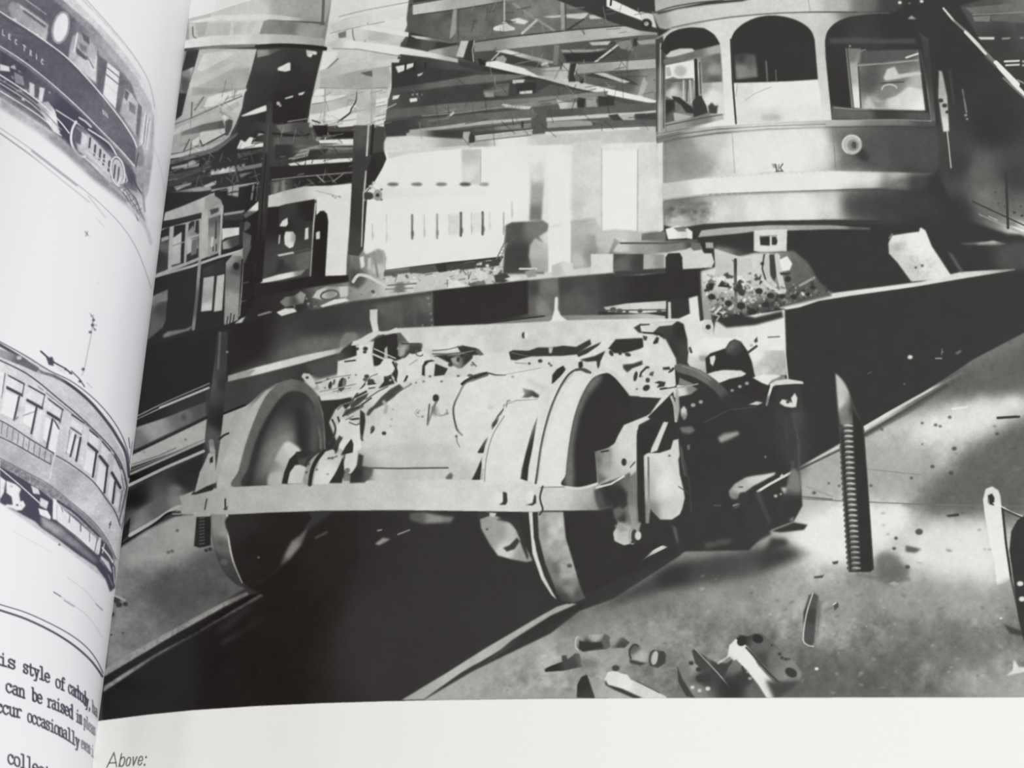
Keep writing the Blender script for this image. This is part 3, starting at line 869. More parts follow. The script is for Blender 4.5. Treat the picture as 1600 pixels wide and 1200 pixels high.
P('1196,477 1240,466 1300,452 1400,436 1500,424 1586,418 1586,422 1500,436 1430,448 1330,462 1280,470 1250,480 1228,484 1224,482 1198,488', '1220,476,205 1300,458,205 1400,442,212 1500,428,205 1580,420,176')
L('1224,484 1226,540 1231,592', 2, 205)
D('1422,558,4 1473,550,1 1413,600,1', 205); L('1462,560 1471,560', 2, 150); L('1472,545 1471,554', 1, 130); P('1492,552 1500,547 1503,549 1496,554', 110, 1)
L('1356,584 1362,581', 1, 110)
section('printed_shop_floor')
L('1352,668 1390,645 1430,622 1470,600 1505,582', 6.4, '1355,666,205 1430,622,190 1500,584,110', w2=2)
P('1350,676 1420,636 1500,590 1500,594 1420,646 1352,684', 84, 1.4, .8)
section('printed_screw_jack')
P('1305,583 1312,588 1322,600 1330,620 1350,670 1356,760 1365,888 1360,894 1327,894 1324,860 1318,770 1312,670 1308,640', '1310,610,110 1320,640,90 1330,640,60 1330,700,50 1350,850,50', .8)
P('1306,584 1316,594 1326,612 1331,640 1332,662 1314,664 1310,640', '1308,600,180 1312,630,196 1322,640,130 1330,640,66 1315,660,120', 1)
P('1332,640 1346,660 1350,700 1356,760 1365,890 1346,894 1338,760', 50, .7)
for i in range(28):
    y = 664 + i*8.25; x = 1318 + i*.36 + max(0, i-10)*.16
    v = 196 if i < 21 else 168
    S([(x+1, y), (x+7, y-1.2), (x+14, y+.4), (x+14, y+2.2), (x+7, y+2.6), (x+1, y+2)], v, .7, .95, claim=False)
    L([(x-4, y+5.5), (x+16, y+5.5)], 2.2, 62, .8)
    E(x-5.5, y+1, 2, 2.6, 66, a=.9); E(x+4, y+3.5, 5, 1.6, 96, bl=.8, a=.8)
L('1312,668 1316,740 1320,800 1326,890', 2, 84, a=.5, bl=1); L('1349,668 1356,760 1364,888', 1.4, 76, a=.5)
section('printed_streetcar')
CAR = '1018,-40 1660,-40 1660,420 1586,420 1480,434 1400,440 1300,460 1290,455 1200,400 1140,372 1060,366 1036,350 1030,290 1026,212 1030,60 1020,20'
P('1018,-40 1660,-40 1660,415 1500,425 1440,440 1300,458 1100,440 1090,400 1060,366 1034,352 1026,212 1030,60 1020,20', 54, .8)
P('1058,372 1300,366 1500,372 1480,428 1320,450 1290,455 1260,430 1240,400 1180,410 1090,408', 54, 2)
# roof band and letter board
P('1018,18 1030,22 1060,14 1100,8 1160,2 1200,-10 1400,-20 1412,8 1400,18 1300,20 1200,22 1140,26 1080,38 1040,46 1030,44', '1030,30,150 1060,25,190 1120,16,196 1200,10,200 1260,12,200 1310,8,170 1350,10,110 1390,10,64', 1)
P('1020,-40 1420,-40 1410,-2 1300,-14 1200,-4 1110,2 1060,12 1024,20', '1040,-10,170 1150,-10,190 1250,-20,170 1330,-10,120 1400,-10,60')
L('1022,20 1050,11 1090,4 1130,0', 2, 76, s=True)
L('1262,-10 1266,20', 1.4, 160)
# pillars and window surrounds
P('1026,60 1050,44 1080,38 1140,26 1200,21 1300,19 1390,20 1400,30 1450,60 1462,190 1440,196 1300,192 1200,196 1100,206 1030,218 1026,212', '1060,50,185 1130,35,206 1200,25,205 1270,30,196 1288,60,190 1130,120,212 1290,150,196 1140,190,222 1290,180,212 1030,120,120 1040,190,120 1400,100,56 1340,20,110', 1)
L('1050,43 1100,33 1180,23 1260,19 1340,19', 2, '1060,40,120 1200,22,110 1330,19,80', s=True)
P('1024,62 1036,56 1040,90 1040,205 1028,212 1025,120', '1030,80,70 1030,130,110 1036,180,150')
L('1027,70 1026,205', 1.6, 60); L('1032,68 1031,205', 2, 176); L('1037,90 1037,200', 1.4, 66)
# left window, glass
P('1040,60 1052,50 1080,43 1100,44 1116,54 1124,68 1128,110 1130,150 1132,180 1120,184 1060,198 1040,200', '1050,60,56 1080,55,52 1060,90,90 1080,110,190 1110,110,130 1120,100,110 1050,150,110 1120,150,190 1100,170,120', .8)
A('1032,76 1042,56 1060,46 1082,43 1103,46 1117,56 1125,69', '1100,75 1060,83 1040,85', 52)
P('1040,88 1048,80 1062,76 1082,76 1086,80 1070,86 1044,90', 190)
P('1036,94 1070,84 1124,70 1127,82 1090,90 1038,101', '1040,96,110 1080,86,110 1124,75,160')
P('1040,102 1060,98 1084,94 1086,125 1070,126 1052,120 1040,124', 222)
E(1063, 111, 10, 9, 170, bl=2); P('1040,106 1046,104 1050,118 1042,120', 170)
P('1040,124 1084,122 1084,128 1044,130', 100)
P('1040,130 1084,126 1082,165 1060,160 1040,150', '1045,135,96 1050,142,200 1070,135,120 1075,150,150 1060,155,170')
L('1068,126 1068,160', 2.4, 190); L('1078,126 1080,160', 3, 176); L('1074,126 1073,158', 2, 80)
L('1087,94 1089,150', 5, 52); L('1093,98 1095,146', 2, 80)
P('1095,92 1126,84 1128,128 1098,130', '1100,100,110 1125,90,100 1115,125,90 1105,128,110 1115,110,150', 1)
P('1096,130 1129,128 1132,178 1110,180 1098,160', '1100,135,160 1125,135,190 1115,150,216 1125,175,205')
P('1050,150 1062,152 1082,168 1086,178 1072,176 1064,164 1052,156', 56)
P('1040,156 1054,156 1056,188 1040,192', '1045,170,50 1052,180,96'); P('1052,176 1066,178 1082,182 1060,192 1054,190', 170)
P('1082,160 1088,150 1096,150 1104,166 1106,176 1084,184', 60)
P('1106,166 1112,160 1118,166 1122,164 1120,178 1108,178', 70, 1)
P('1040,192 1100,180 1128,178 1132,186 1100,194 1042,206', '1050,198,150 1100,186,120 1125,182,176')
L('1040,196 1100,184 1128,179', 1.4, 70)
# middle window
A('1142,62 1148,49 1163,36 1184,27 1208,24 1234,28 1255,37 1268,49 1273,63', '1276,100 1278,124 1240,127 1205,128 1146,130 1143,90', 52)
P('1148,86 1160,82 1180,86 1184,120 1150,124', '1160,90,66 1170,95,90 1160,110,130 1180,115,120', 1.5)
L('1197,96 1199,126', 3, 100); L('1212,110 1213,126', 2, 96)
P('1149,130 1206,129 1278,125 1282,150 1284,184 1200,192 1152,194', '1160,140,205 1200,150,226 1260,150,224 1200,185,205 1270,180,216', .8)
L('1166,156 1180,146 1205,136', 1.4, 176, s=True); E(1205, 184, 16, 5, 176, bl=2.4)
L('1142,62 1145,130 1150,193', 3, 60); L('1152,132 1150,150', 1, 150)
# right window
A('1289,64 1293,49 1305,36 1325,27 1350,23 1380,21 1420,21', '1440,60 1455,186 1450,190 1300,188 1296,150 1290,90', '1300,60,54 1400,40,52 1350,60,60 1440,100,54 1300,150,50', .6)
P('1296,60 1340,58 1380,62 1430,60 1432,68 1296,68', 78, 2)
P('1300,165 1340,172 1450,176 1456,188 1300,186', '1310,175,96 1350,180,96 1380,180,60 1450,184,84', 1)
L('1304,168 1340,171 1446,172', 1.6, '1310,168,150 1400,172,84'); 
P('1324,75 1345,80 1435,78 1445,172 1346,170 1332,168 1326,110', '1330,90,140 1360,85,76 1420,80,84 1440,90,120 1360,130,84 1400,120,110 1380,150,120 1420,155,205 1370,165,180 1400,140,130 1440,130,170 1440,165,222', .8)
P('1324,76 1346,76 1340,90 1344,169 1333,168 1328,110', '1330,85,120 1335,110,165 1338,160,214')
L('1341,100 1345,168', 2, 70); L('1322,76 1331,168', 2, 120); L('1324,76 1334,168', 1.4, 66)
ring(1352, 94, 14, 16, 2, 130, 0, 180, 270); L('1340,102 1380,99 1434,94', 3, 150)
P('1350,80 1430,78 1434,90 1380,98 1342,100', 86, 1.5); L('1416,90 1434,84', 3, 205)
P('1380,122 1386,108 1398,104 1404,116 1436,112 1440,116 1400,124 1384,126', 190, 1); 
L('1376,130 1412,128', 2, 70); ring(1390, 140, 12, 8, 2, 190, 0, 180, 340)
P('1350,168 1356,150 1370,160 1400,150 1420,136 1440,140 1445,172 1350,169', '1360,166,190 1400,160,196 1430,150,205 1440,168,226 1370,160,140', 1.5)
L('1438,80 1448,130 1455,186', 3, '1440,100,70 1452,170,104'); D('1328,72,1.4', 225)
# belt rail
P('1026,214 1060,206 1120,198 1200,193 1300,188 1400,188 1462,190 1462,198 1400,196 1300,198 1200,201 1120,208 1060,216 1028,224', '1040,216,120 1100,206,170 1200,197,196 1300,193,170 1400,192,120 1450,192,80')
L('1026,218 1060,210 1120,202 1200,197 1290,194', 1.4, 96); L('1028,224 1060,217 1120,208 1200,202 1300,199', 1.8, 80); 
L('1026,212 1060,205 1120,198 1200,193 1300,188 1400,187 1455,189', 1.2, 170)
L('1188,208 1236,206', 2, 66); P('1236,202 1248,202 1248,206 1236,207', 84)
# dash panel
P('1028,224 1060,217 1120,209 1200,203 1300,199 1400,197 1465,198 1466,262 1460,272 1400,270 1300,268 1200,270 1100,280 1034,286', '1040,230,120 1040,260,120 1070,250,130 1100,260,150 1110,230,190 1145,240,205 1180,250,220 1240,240,222 1280,220,205 1300,240,150 1305,210,130 1330,250,110 1360,240,76 1420,240,60 1420,215,64 1320,265,110 1050,275,160 1130,270,200 1220,265,220', 1.2)
S('1150,206 1230,200 1290,200 1298,230 1296,268 1220,268 1150,268', 222, 12, .85, claim=False)
S('1034,232 1080,226 1110,240 1105,265 1070,278 1036,282', 150, 9, .6, claim=False); S('1060,245 1090,240 1095,262 1062,268', 132, 6, .5, claim=False)
S('1310,202 1460,200 1462,262 1340,262 1316,240', 84, 8, .6, claim=False)
L('1144,208 1148,270', 1.6, 175); L('1301,200 1306,266', 1.4, 130)
P('1206,256 1212,256 1213,264 1208,262', 150); L('1212,257 1214,268', 2.2, 84); L('1217,257 1216,268', 1.6, 110); L('1223,256 1219,262 1223,268', 2, 90); L('1212,268 1223,267', 1.8, 84)
P('1026,224 1036,222 1037,360 1030,362', 206, .8); L('1036,226 1037,350', 1.4, 150)
# number roundel / lamp
E(1342, 238, 20, 8, 60, 40, 3); E(1331, 226, 16, 15.5, 176, bl=.8); ring(1331, 226, 14.5, 14.5, 2, 205, 0, 120, 330); E(1333, 227, 9, 9, 130, bl=1); E(1334, 227, 4, 5, 84)
L('1332,223 1336,223 1336,231', 1.4, 60)
P('1330,262 1345,262 1343,272 1332,272', 110, 1.5)
# bumper bands
P('1034,286 1100,278 1200,270 1300,267 1340,268 1400,269 1460,271 1440,280 1410,290 1395,294 1300,298 1200,300 1100,306 1036,314 1034,300', '1045,300,190 1100,290,216 1200,285,222 1300,285,222 1360,280,200 1400,280,176 1440,275,110 1390,290,110 1060,310,190', 1)
P('1400,278 1462,270 1470,280 1440,300 1380,300', '1400,285,110 1440,285,66 1460,290,54', 4)
L('1036,312 1100,304 1200,300 1300,297 1380,294', 2, '1050,310,170 1200,300,96 1300,297,90 1380,294,110')
S('1100,284 1300,272 1380,276 1300,290 1110,300', 224, 6, .8, claim=False)
for i in range(26):
    D([(1110+i*9.5, 303.5-i*.28+(i % 2), 1.4)], 110); D([(1110+i*9, 277.5-i*.45, 1)], 165)
P('1036,314 1100,306 1200,302 1300,299 1400,296 1450,300 1460,330 1400,350 1300,345 1200,346 1120,350 1060,358 1038,352', '1042,325,120 1070,325,100 1090,330,150 1060,345,190 1120,330,190 1150,330,170 1180,330,212 1250,330,216 1310,330,170 1330,320,150 1345,330,100 1355,320,84 1380,330,66 1430,330,54 1300,310,170 1200,310,190', 1.2)
S('1150,310 1260,304 1310,304 1308,340 1200,342 1120,346 1110,330', 220, 8, .7, claim=False); S('1146,312 1160,310 1162,344 1148,345', 190, 3, .6, claim=False)
S('1040,318 1070,312 1106,316 1110,338 1070,336 1042,338', 120, 4, .7, claim=False); D('1070,331,3 1086,330,4 1099,331,3 1050,325,4', 84, 1.5, .7)
P('1314,302 1460,300 1470,342 1318,342', 62, 9, .85, claim=False)
N('1040,320 1120,312 1120,348 1040,350', 16, 5, 3, 3)
P('1052,358 1100,350 1200,345 1300,343 1400,344 1400,350 1300,350 1200,352 1150,358 1090,366 1060,362', 60, .8)
P('1096,360 1130,356 1200,352 1300,352 1360,356 1360,359 1300,358 1240,360 1176,362 1140,368 1090,372', '1110,362,165 1200,357,165 1300,356,150 1350,357,90')
L('1090,372 1176,364', 2, 60)
P('1082,372 1176,364 1178,400 1140,402 1116,390 1090,384', 56, 1.5)
P('1116,385 1178,392 1176,408 1160,412 1120,402', '1120,400,130 1170,395,60 1170,408,120', 3)
P('1178,360 1230,358 1229,393 1188,394 1178,392', 205); P('1187,370 1203,369 1203,384 1188,383', 54); P('1206,370 1213,370 1215,377 1213,383 1206,383', 54); L('1187,369 1214,368', 1.2, 120)
# side of the car in deep shade
P('1462,60 1480,10 1500,20 1560,90 1640,170 1660,190 1660,400 1600,366 1575,365 1500,340 1470,280', '1480,100,52 1550,200,52 1500,260,60 1530,270,96 1560,300,96 1540,310,110 1600,330,96 1580,280,60 1640,300,60 1600,360,200 1500,330,54', 2)
P('1560,340 1600,350 1660,370 1660,420 1600,368 1575,352', '1580,345,120 1600,350,190 1640,380,200', 2)
L('1530,335 1600,366', 1.6, 150); L('1545,338 1605,366', 1.4, 176); L('1560,345 1610,365', 2.4, '1565,347,130 1600,362,215'); L('1520,315 1600,352', 2, 54); L('1572,270 1575,356', 4, 58)
D('1585,332,2.2 1597,337,2.2 1560,318,1.6 1570,323,1.4 1583,312,1.4 1555,300,1.4 1595,322,1.5', 56)
P('1467,110 1472,112 1480,150 1483,205 1474,206 1470,180 1466,150', '1470,130,160 1476,170,176 1479,195,205', .8)
D('1470,157,4 1476,165,4 1480,175,3', 60); L('1480,205 1486,262', 2, 176)
L('1504,140 1510,175', 3, '1504,142,96 1509,172,120'); D('1509,180,2.4 1511,186,2', 150); L('1484,110 1490,160', 3, 70, bl=2)
D('1406,4,3 1421,5,2 1440,2,3', 210); P('1418,30 1424,24 1432,30', 150); E(1424, 12, 10, 12, 50, a=.6)
# sloping roof edge, right corner
P('1500,10 1660,-40 1660,180 1600,150 1560,104 1530,60', '1540,20,76 1600,20,110 1560,60,60 1600,40,70 1590,120,60', 1)
L('1474,13 1490,32 1508,48 1540,82 1560,104 1600,148 1640,190', 3, '1480,20,205 1500,42,120 1520,60,205 1545,90,120 1570,115,215 1600,148,220', w2=8)
L('1508,50 1540,84', 4, 205); L('1556,98 1590,132', 7, 222); L('1540,88 1556,104', 3, 90)
L('1568,122 1600,152', 3, 120)
P('1508,12 1600,4 1600,16 1520,22', 104); L('1520,23 1600,19', 2, 130); P('1520,26 1548,24 1546,34 1522,33', 120); P('1548,24 1600,20 1600,36 1550,32', 96)
P('1528,58 1554,58 1554,62 1532,62', 190); P('1566,59 1580,58 1578,61 1565,62', 140); P('1594,58 1600,58 1600,61 1594,61', 130)
L('1570,96 1592,95', 3, 205); L('1572,102 1592,101', 3, 190); D('1599,96,2 1599,102,2', 190); L('1590,125 1600,130', 2, 150)
# dark well, pale slab, bench
P('1388,380 1394,368 1420,364 1436,362 1438,355 1446,360 1456,385 1476,415 1487,432 1450,438 1424,440 1402,410 1389,396', '1400,375,216 1430,375,228 1440,390,226 1410,395,200 1450,420,205 1430,415,190 1470,428,216 1402,385,170', .8)
D('1441,415,2.2 1431,418,2', 70); N('1395,370 1440,380 1480,430 1425,435', 10, 4, 8, 3)
L('1390,372 1394,366', 3, 120); P('1500,380 1540,378 1552,376 1572,381 1560,384 1510,383', '1510,382,100 1545,379,200 1570,382,150', 1); P('1480,392 1488,398 1506,426 1500,424', 100, 1.5)
P('1500,384 1660,376 1660,424 1560,420', '1520,400,54 1590,400,76', 4)
# hoses and scrap under the car
section('printed_scrap_heap')
P('1095,424 1116,418 1140,405 1180,395 1240,392 1262,410 1280,440 1296,455 1300,462 1240,476 1200,484 1226,484 1226,500 1180,512 1130,514 1100,520 1096,470', '1110,430,205 1130,440,214 1160,410,205 1150,440,214 1180,420,200 1180,450,190 1220,420,130 1240,420,96 1250,440,96 1110,465,170 1130,470,150 1150,460,170 1130,490,70 1160,480,140 1180,480,80 1210,490,50 1250,460,80 1280,455,90 1130,500,54 1160,500,56', 1.5)
P('1116,388 1140,396 1160,402 1176,404 1176,430 1118,432', 188)
junk('1100,430 1180,425 1196,470 1200,500 1130,512 1102,470', 70, 21, 2, 8, 50, 215)
junk('1196,440 1290,440 1300,456 1210,474', 60, 22, 1.5, 5, 60, 190)
L('1144,406 1150,412 1149,500', 1, 90)
L('1149,406 1149,430 1150,470 1146,505 1140,526', 5, '1149,410,70 1150,440,90 1148,480,120 1144,510,84', w2=4)
E(1158, 450, 7, 13, 64, -8); E(1109, 448, 6, 6, 60); P('1121,448 1128,438 1136,444 1136,449 1122,448', 56)
L('1186,400 1184,420 1190,436 1206,450 1222,458', 6, 196, s=True); L('1200,400 1198,420 1201,436 1210,446', 8, 186, s=True); L('1214,400 1218,430 1224,455', 9, 190)
L('1194,398 1191,420 1196,436', 2.4, 66); P('1202,398 1210,398 1213,430 1210,440 1204,430', 66); D('1191,412,3', 50)
P('1218,406 1230,400 1238,412 1234,422 1222,424', 222); P('1218,426 1236,426 1232,430 1220,430', 60); E(1231, 436, 5, 5, 56)
L('1250,446 1272,434', 4, 150); L('1240,400 1266,430 1270,436', 1.4, 110); D('1255,459,4', 205)
junk('1186,448 1290,446 1300,456 1200,486 1186,480', 110, 23, 2, 6, 48, 110, .9)
junk('1100,440 1180,440 1186,490 1130,505 1102,470', 90, 24, 2, 7, 46, 110, .9)
junk('1100,430 1180,430 1186,490 1130,505 1102,470', 120, 25, 1, 4.5, 110, 222, .9)
junk('1190,440 1296,448 1300,456 1200,486', 110, 26, .8, 3.2, 110, 215, .9)
for q in ['1112,464,6','1138,474,6','1186,455,6','1204,462,6','1222,463,5','1240,464,5','1262,460,4','1215,486,7','1122,494,7','1175,488,8','1158,478,7','1196,476,6']:
    D(q, 54)
P('1190,428 1184,436 1192,440 1186,446', 56)
L('1196,494 1208,490', 2, 170); L('1192,500 1202,498', 2, 180)
P('1098,470 1106,462 1112,500 1108,504 1100,506', 150); L('1117,490 1126,480', 4, 190)
P('1118,502 1140,498 1226,484 1228,545 1226,560 1180,560 1130,540 1112,532', '1130,515,205 1180,510,216 1200,525,222 1210,545,222 1215,560,190', 1)
P('1118,500 1135,512 1180,508 1224,496 1222,486 1180,496 1150,490', 56, 1.5)
P('1162,546 1226,548 1230,586 1180,590 1170,570', '1180,555,222 1200,568,176 1220,575,170 1190,580,190')
N('1180,565 1228,565 1230,584 1182,588', 12, 5, 4, 2)
L('1200,527 1218,526', 1.8, 90); P('1178,532 1183,526 1184,534 1180,536', 70); L('1170,550 1182,541', 4, 76); D('1174,540,3', 170)
# platform with a gas cylinder and the near sign
section('printed_side_bench')
P('960,372 972,380 1080,376 1094,384 1100,396 1110,402 1096,418 1070,420 1040,425 1000,430 960,430 950,400', '970,395,150 1000,400,150 1060,390,196 1100,400,205 960,410,110', 1)
P('958,393 964,383 972,378 1070,376 1090,374 1092,382 1070,390 1040,395 972,394', '965,385,190 1000,387,150 1060,387,120 1080,382,80', .8)
L('970,380 1040,380 1086,376', 3, 90); P('1003,365 1040,362 1040,374 1002,376', 110); P('1040,358 1060,352 1072,358 1076,372 1044,374', '1045,365,226 1070,360,205'); P('1072,355 1082,362 1082,374 1074,372', 222)
P('1052,356 1068,354 1072,362 1060,362', 120)
P('959,397 1006,397 1005,422 958,424', '970,410,100 1000,410,66 965,400,76'); P('923,397 958,397 958,424 924,428', 205); P('1006,398 1038,398 1038,420 1006,422', '1012,410,170 1030,410,140', 1); P('1066,396 1112,396 1116,410 1112,418 1068,420', 198)
P('1080,378 1094,380 1096,390 1084,392 1080,388', 110); P('1102,379 1114,379 1115,388 1103,388', 160)
P('960,424 1005,421 1040,419 1066,418 1066,424 960,432', 66, .7)
P('1040,402 1044,396 1062,395 1066,402 1067,426 1040,428', 52)
section('printed_truck_frame')
# broad pale crossbeam at the back of the truck
P('1041,470 1060,468 1060,500 1040,500', 56); P('1044,472 1048,472 1049,500 1044,500', 190)
P('600,522 618,513 700,509 800,505 900,500 1000,498 1060,498 1078,490 1076,466 1090,462 1094,500 1112,500 1116,530 1100,540 1076,548 1000,560 900,550 700,560 620,560', '640,530,196 700,520,200 800,525,196 900,520,200 980,510,205 1050,505,205 1085,490,215 1100,520,210 700,545,214 1050,540,200', .8)
P('1091,466 1096,462 1099,500 1094,502', 60); E(1106, 511, 9, 11, 196); E(1106.5, 511, 4, 4, 56); L('1112,490 1124,494 1120,500', 3, 150)
P('990,512 1000,506 1060,502 1068,506 1074,530 1076,575 1072,582 1058,575 1038,568 1036,528 1020,522 998,520', '1040,510,66 1065,515,50 1050,550,56 1068,550,66', .8)
P('1000,508 1010,504 1058,502 1050,508 1030,510 1020,520 1002,518', '1005,510,200 1030,506,196')
L('1000,508 1014,507', 2.4, 76); L('1006,520 1030,521 1036,525', 2.6, 52)
E(818, 524, 2.6, 5, 56); E(822, 524, 3, 5, 220); N('620,515 1000,500 1030,545 640,555', 6, 14, 71, 3)
# pale mass of the truck
P('470,600 490,590 530,560 548,540 560,530 620,540 700,548 800,552 900,545 1000,530 1040,530 1056,560 1060,600 1040,622 985,618 960,590 940,577 890,590 860,640 840,752 500,760 505,705 507,640 500,620', '520,600,190 560,570,196 620,560,205 700,560,196 800,575,206 900,560,205 1000,560,205 1040,600,205 600,650,196 700,640,204 650,700,196 560,700,190 800,620,208 800,700,206 520,720,178', 1)
P('480,588 500,584 530,562 520,600 490,612', 160)
P('495,597 500,592 530,584 530,618 505,624', '510,600,190 525,600,196')
P('500,625 548,620 556,630 540,640 532,652 530,690 520,704 508,705 506,660', 56, 1)
P('471,588 474,583 484,584 490,592 495,602 490,606 480,600', 190); D('480,590,2.4', 50)
P('532,530 540,520 556,520 558,524 560,550 530,590 528,566', '540,530,120 540,560,200', 1.5)
P('478,570 510,560 528,556 530,584 500,592 490,590', 78, 2)
P('550,535 560,530 560,540 556,560 530,564 522,560 536,545', '540,545,60 530,556,80 555,540,50', 1)
P('528,565 556,556 584,560 584,590 570,600 540,610 526,598', '540,570,206 560,580,210 540,600,200')
P('556,540 578,538 582,566 560,568', 212); D('571,545,4 570,550,3 558,545,3', 60); L('539,565 555,563', 2.4, 66)
E(516, 602, 3, 6, 60, 12); E(534, 601, 5.5, 11, 58, 12); E(538, 598, 3, 7, 110, 10); L('494,599 502,597', 2.6, 70); E(522, 597, 1.6, 5, 80, 10)
P('500,620 520,616 548,612 560,608 560,618 530,624 502,626', 205)
P('585,530 600,524 618,520 626,524 627,535 620,545 636,556 624,562 610,566 596,572 584,572 582,552', 52, .8)
P('601,545 605,541 606,562 600,562', 170); L('582,553 600,561 618,571', 3, 190); L('618,568 622,572', 4, 70)
P('548,540 552,533 562,530 575,522 588,516 596,518 606,517 620,512 624,520 606,521 590,524 582,530 572,536 556,540', 200)
P('620,520 626,520 640,537 660,536 660,544 640,552 632,560 622,556 622,540', '630,545,150 640,552,66 625,530,90')
L('628,537 655,537', 2, 66); P('640,539 656,540 660,550 648,554 640,552', 70); P('625,545 634,540 632,554 624,558', 160)
E(600, 578, 14, 10, 210, -10); P('603,572 612,574 620,572 622,592 618,604 604,612 594,614 592,606 600,596 600,584', '612,580,56 604,600,60')
D('606,606,3 610,594,2', 190); L('612,586 618,598', 3, 190)
P('575,592 582,594 588,600 586,606 576,608 574,600', 64); E(571, 593, 4, 3, 90)
P('622,566 640,556 660,548 672,556 676,570 670,586 650,592 624,602 618,590 620,575', 208)
P('659,586 660,572 664,564 674,562 680,564 670,566 664,572 664,588', 50); P('670,570 682,566 680,580 672,590', 205); L('632,597 636,588', 3.4, 60); D('672,588,2', 70)
P('680,568 700,576 694,586 678,588', 58)
P('676,556 690,554 720,553 740,550 738,560 722,575 716,576 700,566 688,560', '690,556,66 700,562,50 715,566,130 730,565,56', .8)
P('714,541 724,540 745,544 754,554 740,555 720,551', 60); P('748,545 756,554 750,556 742,548', 96)
L('676,553 700,553 720,551', 2, 100); L('683,560 702,572 722,586', 4.6, 196)
E(735, 587, 5, 2.4, 60); E(716, 588, 2.4, 2, 60); P('704,560 714,558 720,562 716,570 708,568', 150); E(738, 570, 3, 2, 130)
P('795,550 802,547 826,548 840,543 860,543 880,540 900,542 922,530 924,538 900,554 880,556 830,557 806,563 798,562', 60, .7)
P('857,543 864,543 862,552 858,552', 176); L('800,551 826,557', 1.4, 100); L('805,567 822,568', 1.6, 150); D('827,568,2.2 844,564,3.6 858,568,2 861,571,2', 62)
# motor casing
P('514,660 524,640 534,632 540,640 560,620 590,608 620,598 680,590 740,588 800,578 842,575 865,580 855,600 830,625 800,650 790,680 776,720 770,752 540,752 530,700', '560,640,186 600,620,206 640,640,200 680,620,205 740,620,210 600,690,204 680,690,202 740,700,206 640,720,186 650,745,176 720,745,184 560,740,150 800,620,212', .8)
P('545,702 620,696 700,696 716,704 700,710 600,711 550,710', 180, 6, .7)
P('552,728 570,731 700,731 712,726 720,732 716,752 540,752', '560,745,110 600,742,186 700,742,190', .8)
L('568,731 620,732 700,731', 2.4, 84); P('696,746 704,738 708,742 706,749 698,749', 100, 1)
P('540,705 552,722 566,730 584,732 582,742 574,752 550,752 536,748 530,735', '545,730,56 560,740,50 580,740,110', 1)
P('624,600 610,608 596,620 584,634 576,640 572,648 576,650 584,640 600,632 616,620 630,606', 76, .8)
L('618,614 640,602', 3, '620,612,84 638,603,150')
L('600,628 604,636 602,644', 5, 165, bl=2)
L('570,600 556,618 546,632', 3, 90); P('548,632 558,622 576,614 572,622 560,632 548,640', 72); P('568,630 556,636 540,640 536,648 542,650 556,642 568,636', 84, .8)
P('563,640 570,646 571,658 566,690 562,684 562,660', 58); L('567,688 564,680', 2, 100)
L('528,652 532,664 530,674', 3, 60); L('545,656 560,654', 3, 66)
E(582, 670, 3, 5, 84, 20); P('578,676 586,668 584,674 580,678', 60); D('600,677,3.6', 58); D('612,655,1.6 614,640,1.4 610,666,1.4', 140)
E(681, 622, 5, 6, 60); L('681,628 676,640', 2.4, 130); L('671,632 668,662', 2.6, 96); E(677, 640, 3, 7, 120, bl=1.5); ring(692, 643, 7, 6, 2, 160, 0, 0, 160); D('699,646,2 698,641,1.6 653,645,2 660,651,2 655,642,1.4', 120)
L('735,590 758,583 775,586 790,586', 5, 66, s=True, w2=1.5)
L('762,586 740,594 726,600 716,618 709,635 709,650 713,668 716,674', 3, 64, s=True)
L('716,674 722,680', 3, 100); L('713,680 714,690 718,698', 1.6, 120); D('713,682,2', 80)
# fork of the motor hanger
P('524,668 534,655 546,655 562,664 564,700 552,712 540,706 530,700', '545,670,206 555,690,210')
P('508,705 520,700 530,680 536,684 520,710 512,712', 70, .8); D('524,702,3 523,708,2.4', 50)
P('549,686 552,694 551,707 533,711 540,698', 60)
P('540,708 556,704 562,712 556,728 548,736 538,735 538,722', 200); E(543, 735, 5, 4, 110)
P('480,724 500,706 520,706 530,714 536,716 530,730 516,753 488,754 486,740', '500,720,196 510,740,205 520,715,190')
D('515,716,2 519,716,2 526,713,2 495,734,1.6', 80)
P('535,716 538,722 536,738 534,752 514,753 522,742', 56); P('538,738 548,742 548,752 536,752', 130, 1)
P('474,733 478,716 496,704 503,704 494,716 487,730 484,755 478,754 480,744', '480,725,160 495,707,170 482,745,150')
P('500,704 506,706 496,718 489,735 488,754 482,754 484,732 492,714', 50)
D('483,725,2 480,736,1.4', 70)
section('printed_wheel')
P('430,600 455,593 478,598 495,615 505,645 507,690 503,712 480,730 470,757 365,764 338,762 350,715 366,675 388,632 410,612', '380,660,165 370,720,170 420,620,120 460,600,110', .8)
P('416,610 396,632 378,662 356,712 340,765 366,762 374,735 386,700 402,655 420,626 444,600', '400,630,170 380,680,170 350,740,168 372,720,172', .8)
S('455,593 438,598 421,612 408,632 394,665 382,700 373,735 367,762 472,757 504,712 506,680 503,648 494,618 482,602 468,595', '440,600,104 415,625,100 390,680,96 372,750,96 500,650,84 505,690,80 480,602,96', .7)
S('455,611 442,618 428,635 412,662 398,695 388,730 381,761 470,757 498,712 500,680 496,650 488,628 475,614', 60, 1)
S('428,665 445,652 462,662 466,690 458,712 430,742 408,758 400,745 410,700', 104, 9, .95, claim=False)
S('440,680 452,676 462,694 440,712 420,740 412,752 420,700', 140, 7, .8, claim=False)
S('482,625 492,645 498,680 494,705 484,700 486,660 480,635', 98, 4, .7, claim=False)
S('464,640 474,650 480,690 474,712 464,690', 50, 4, .9, claim=False)
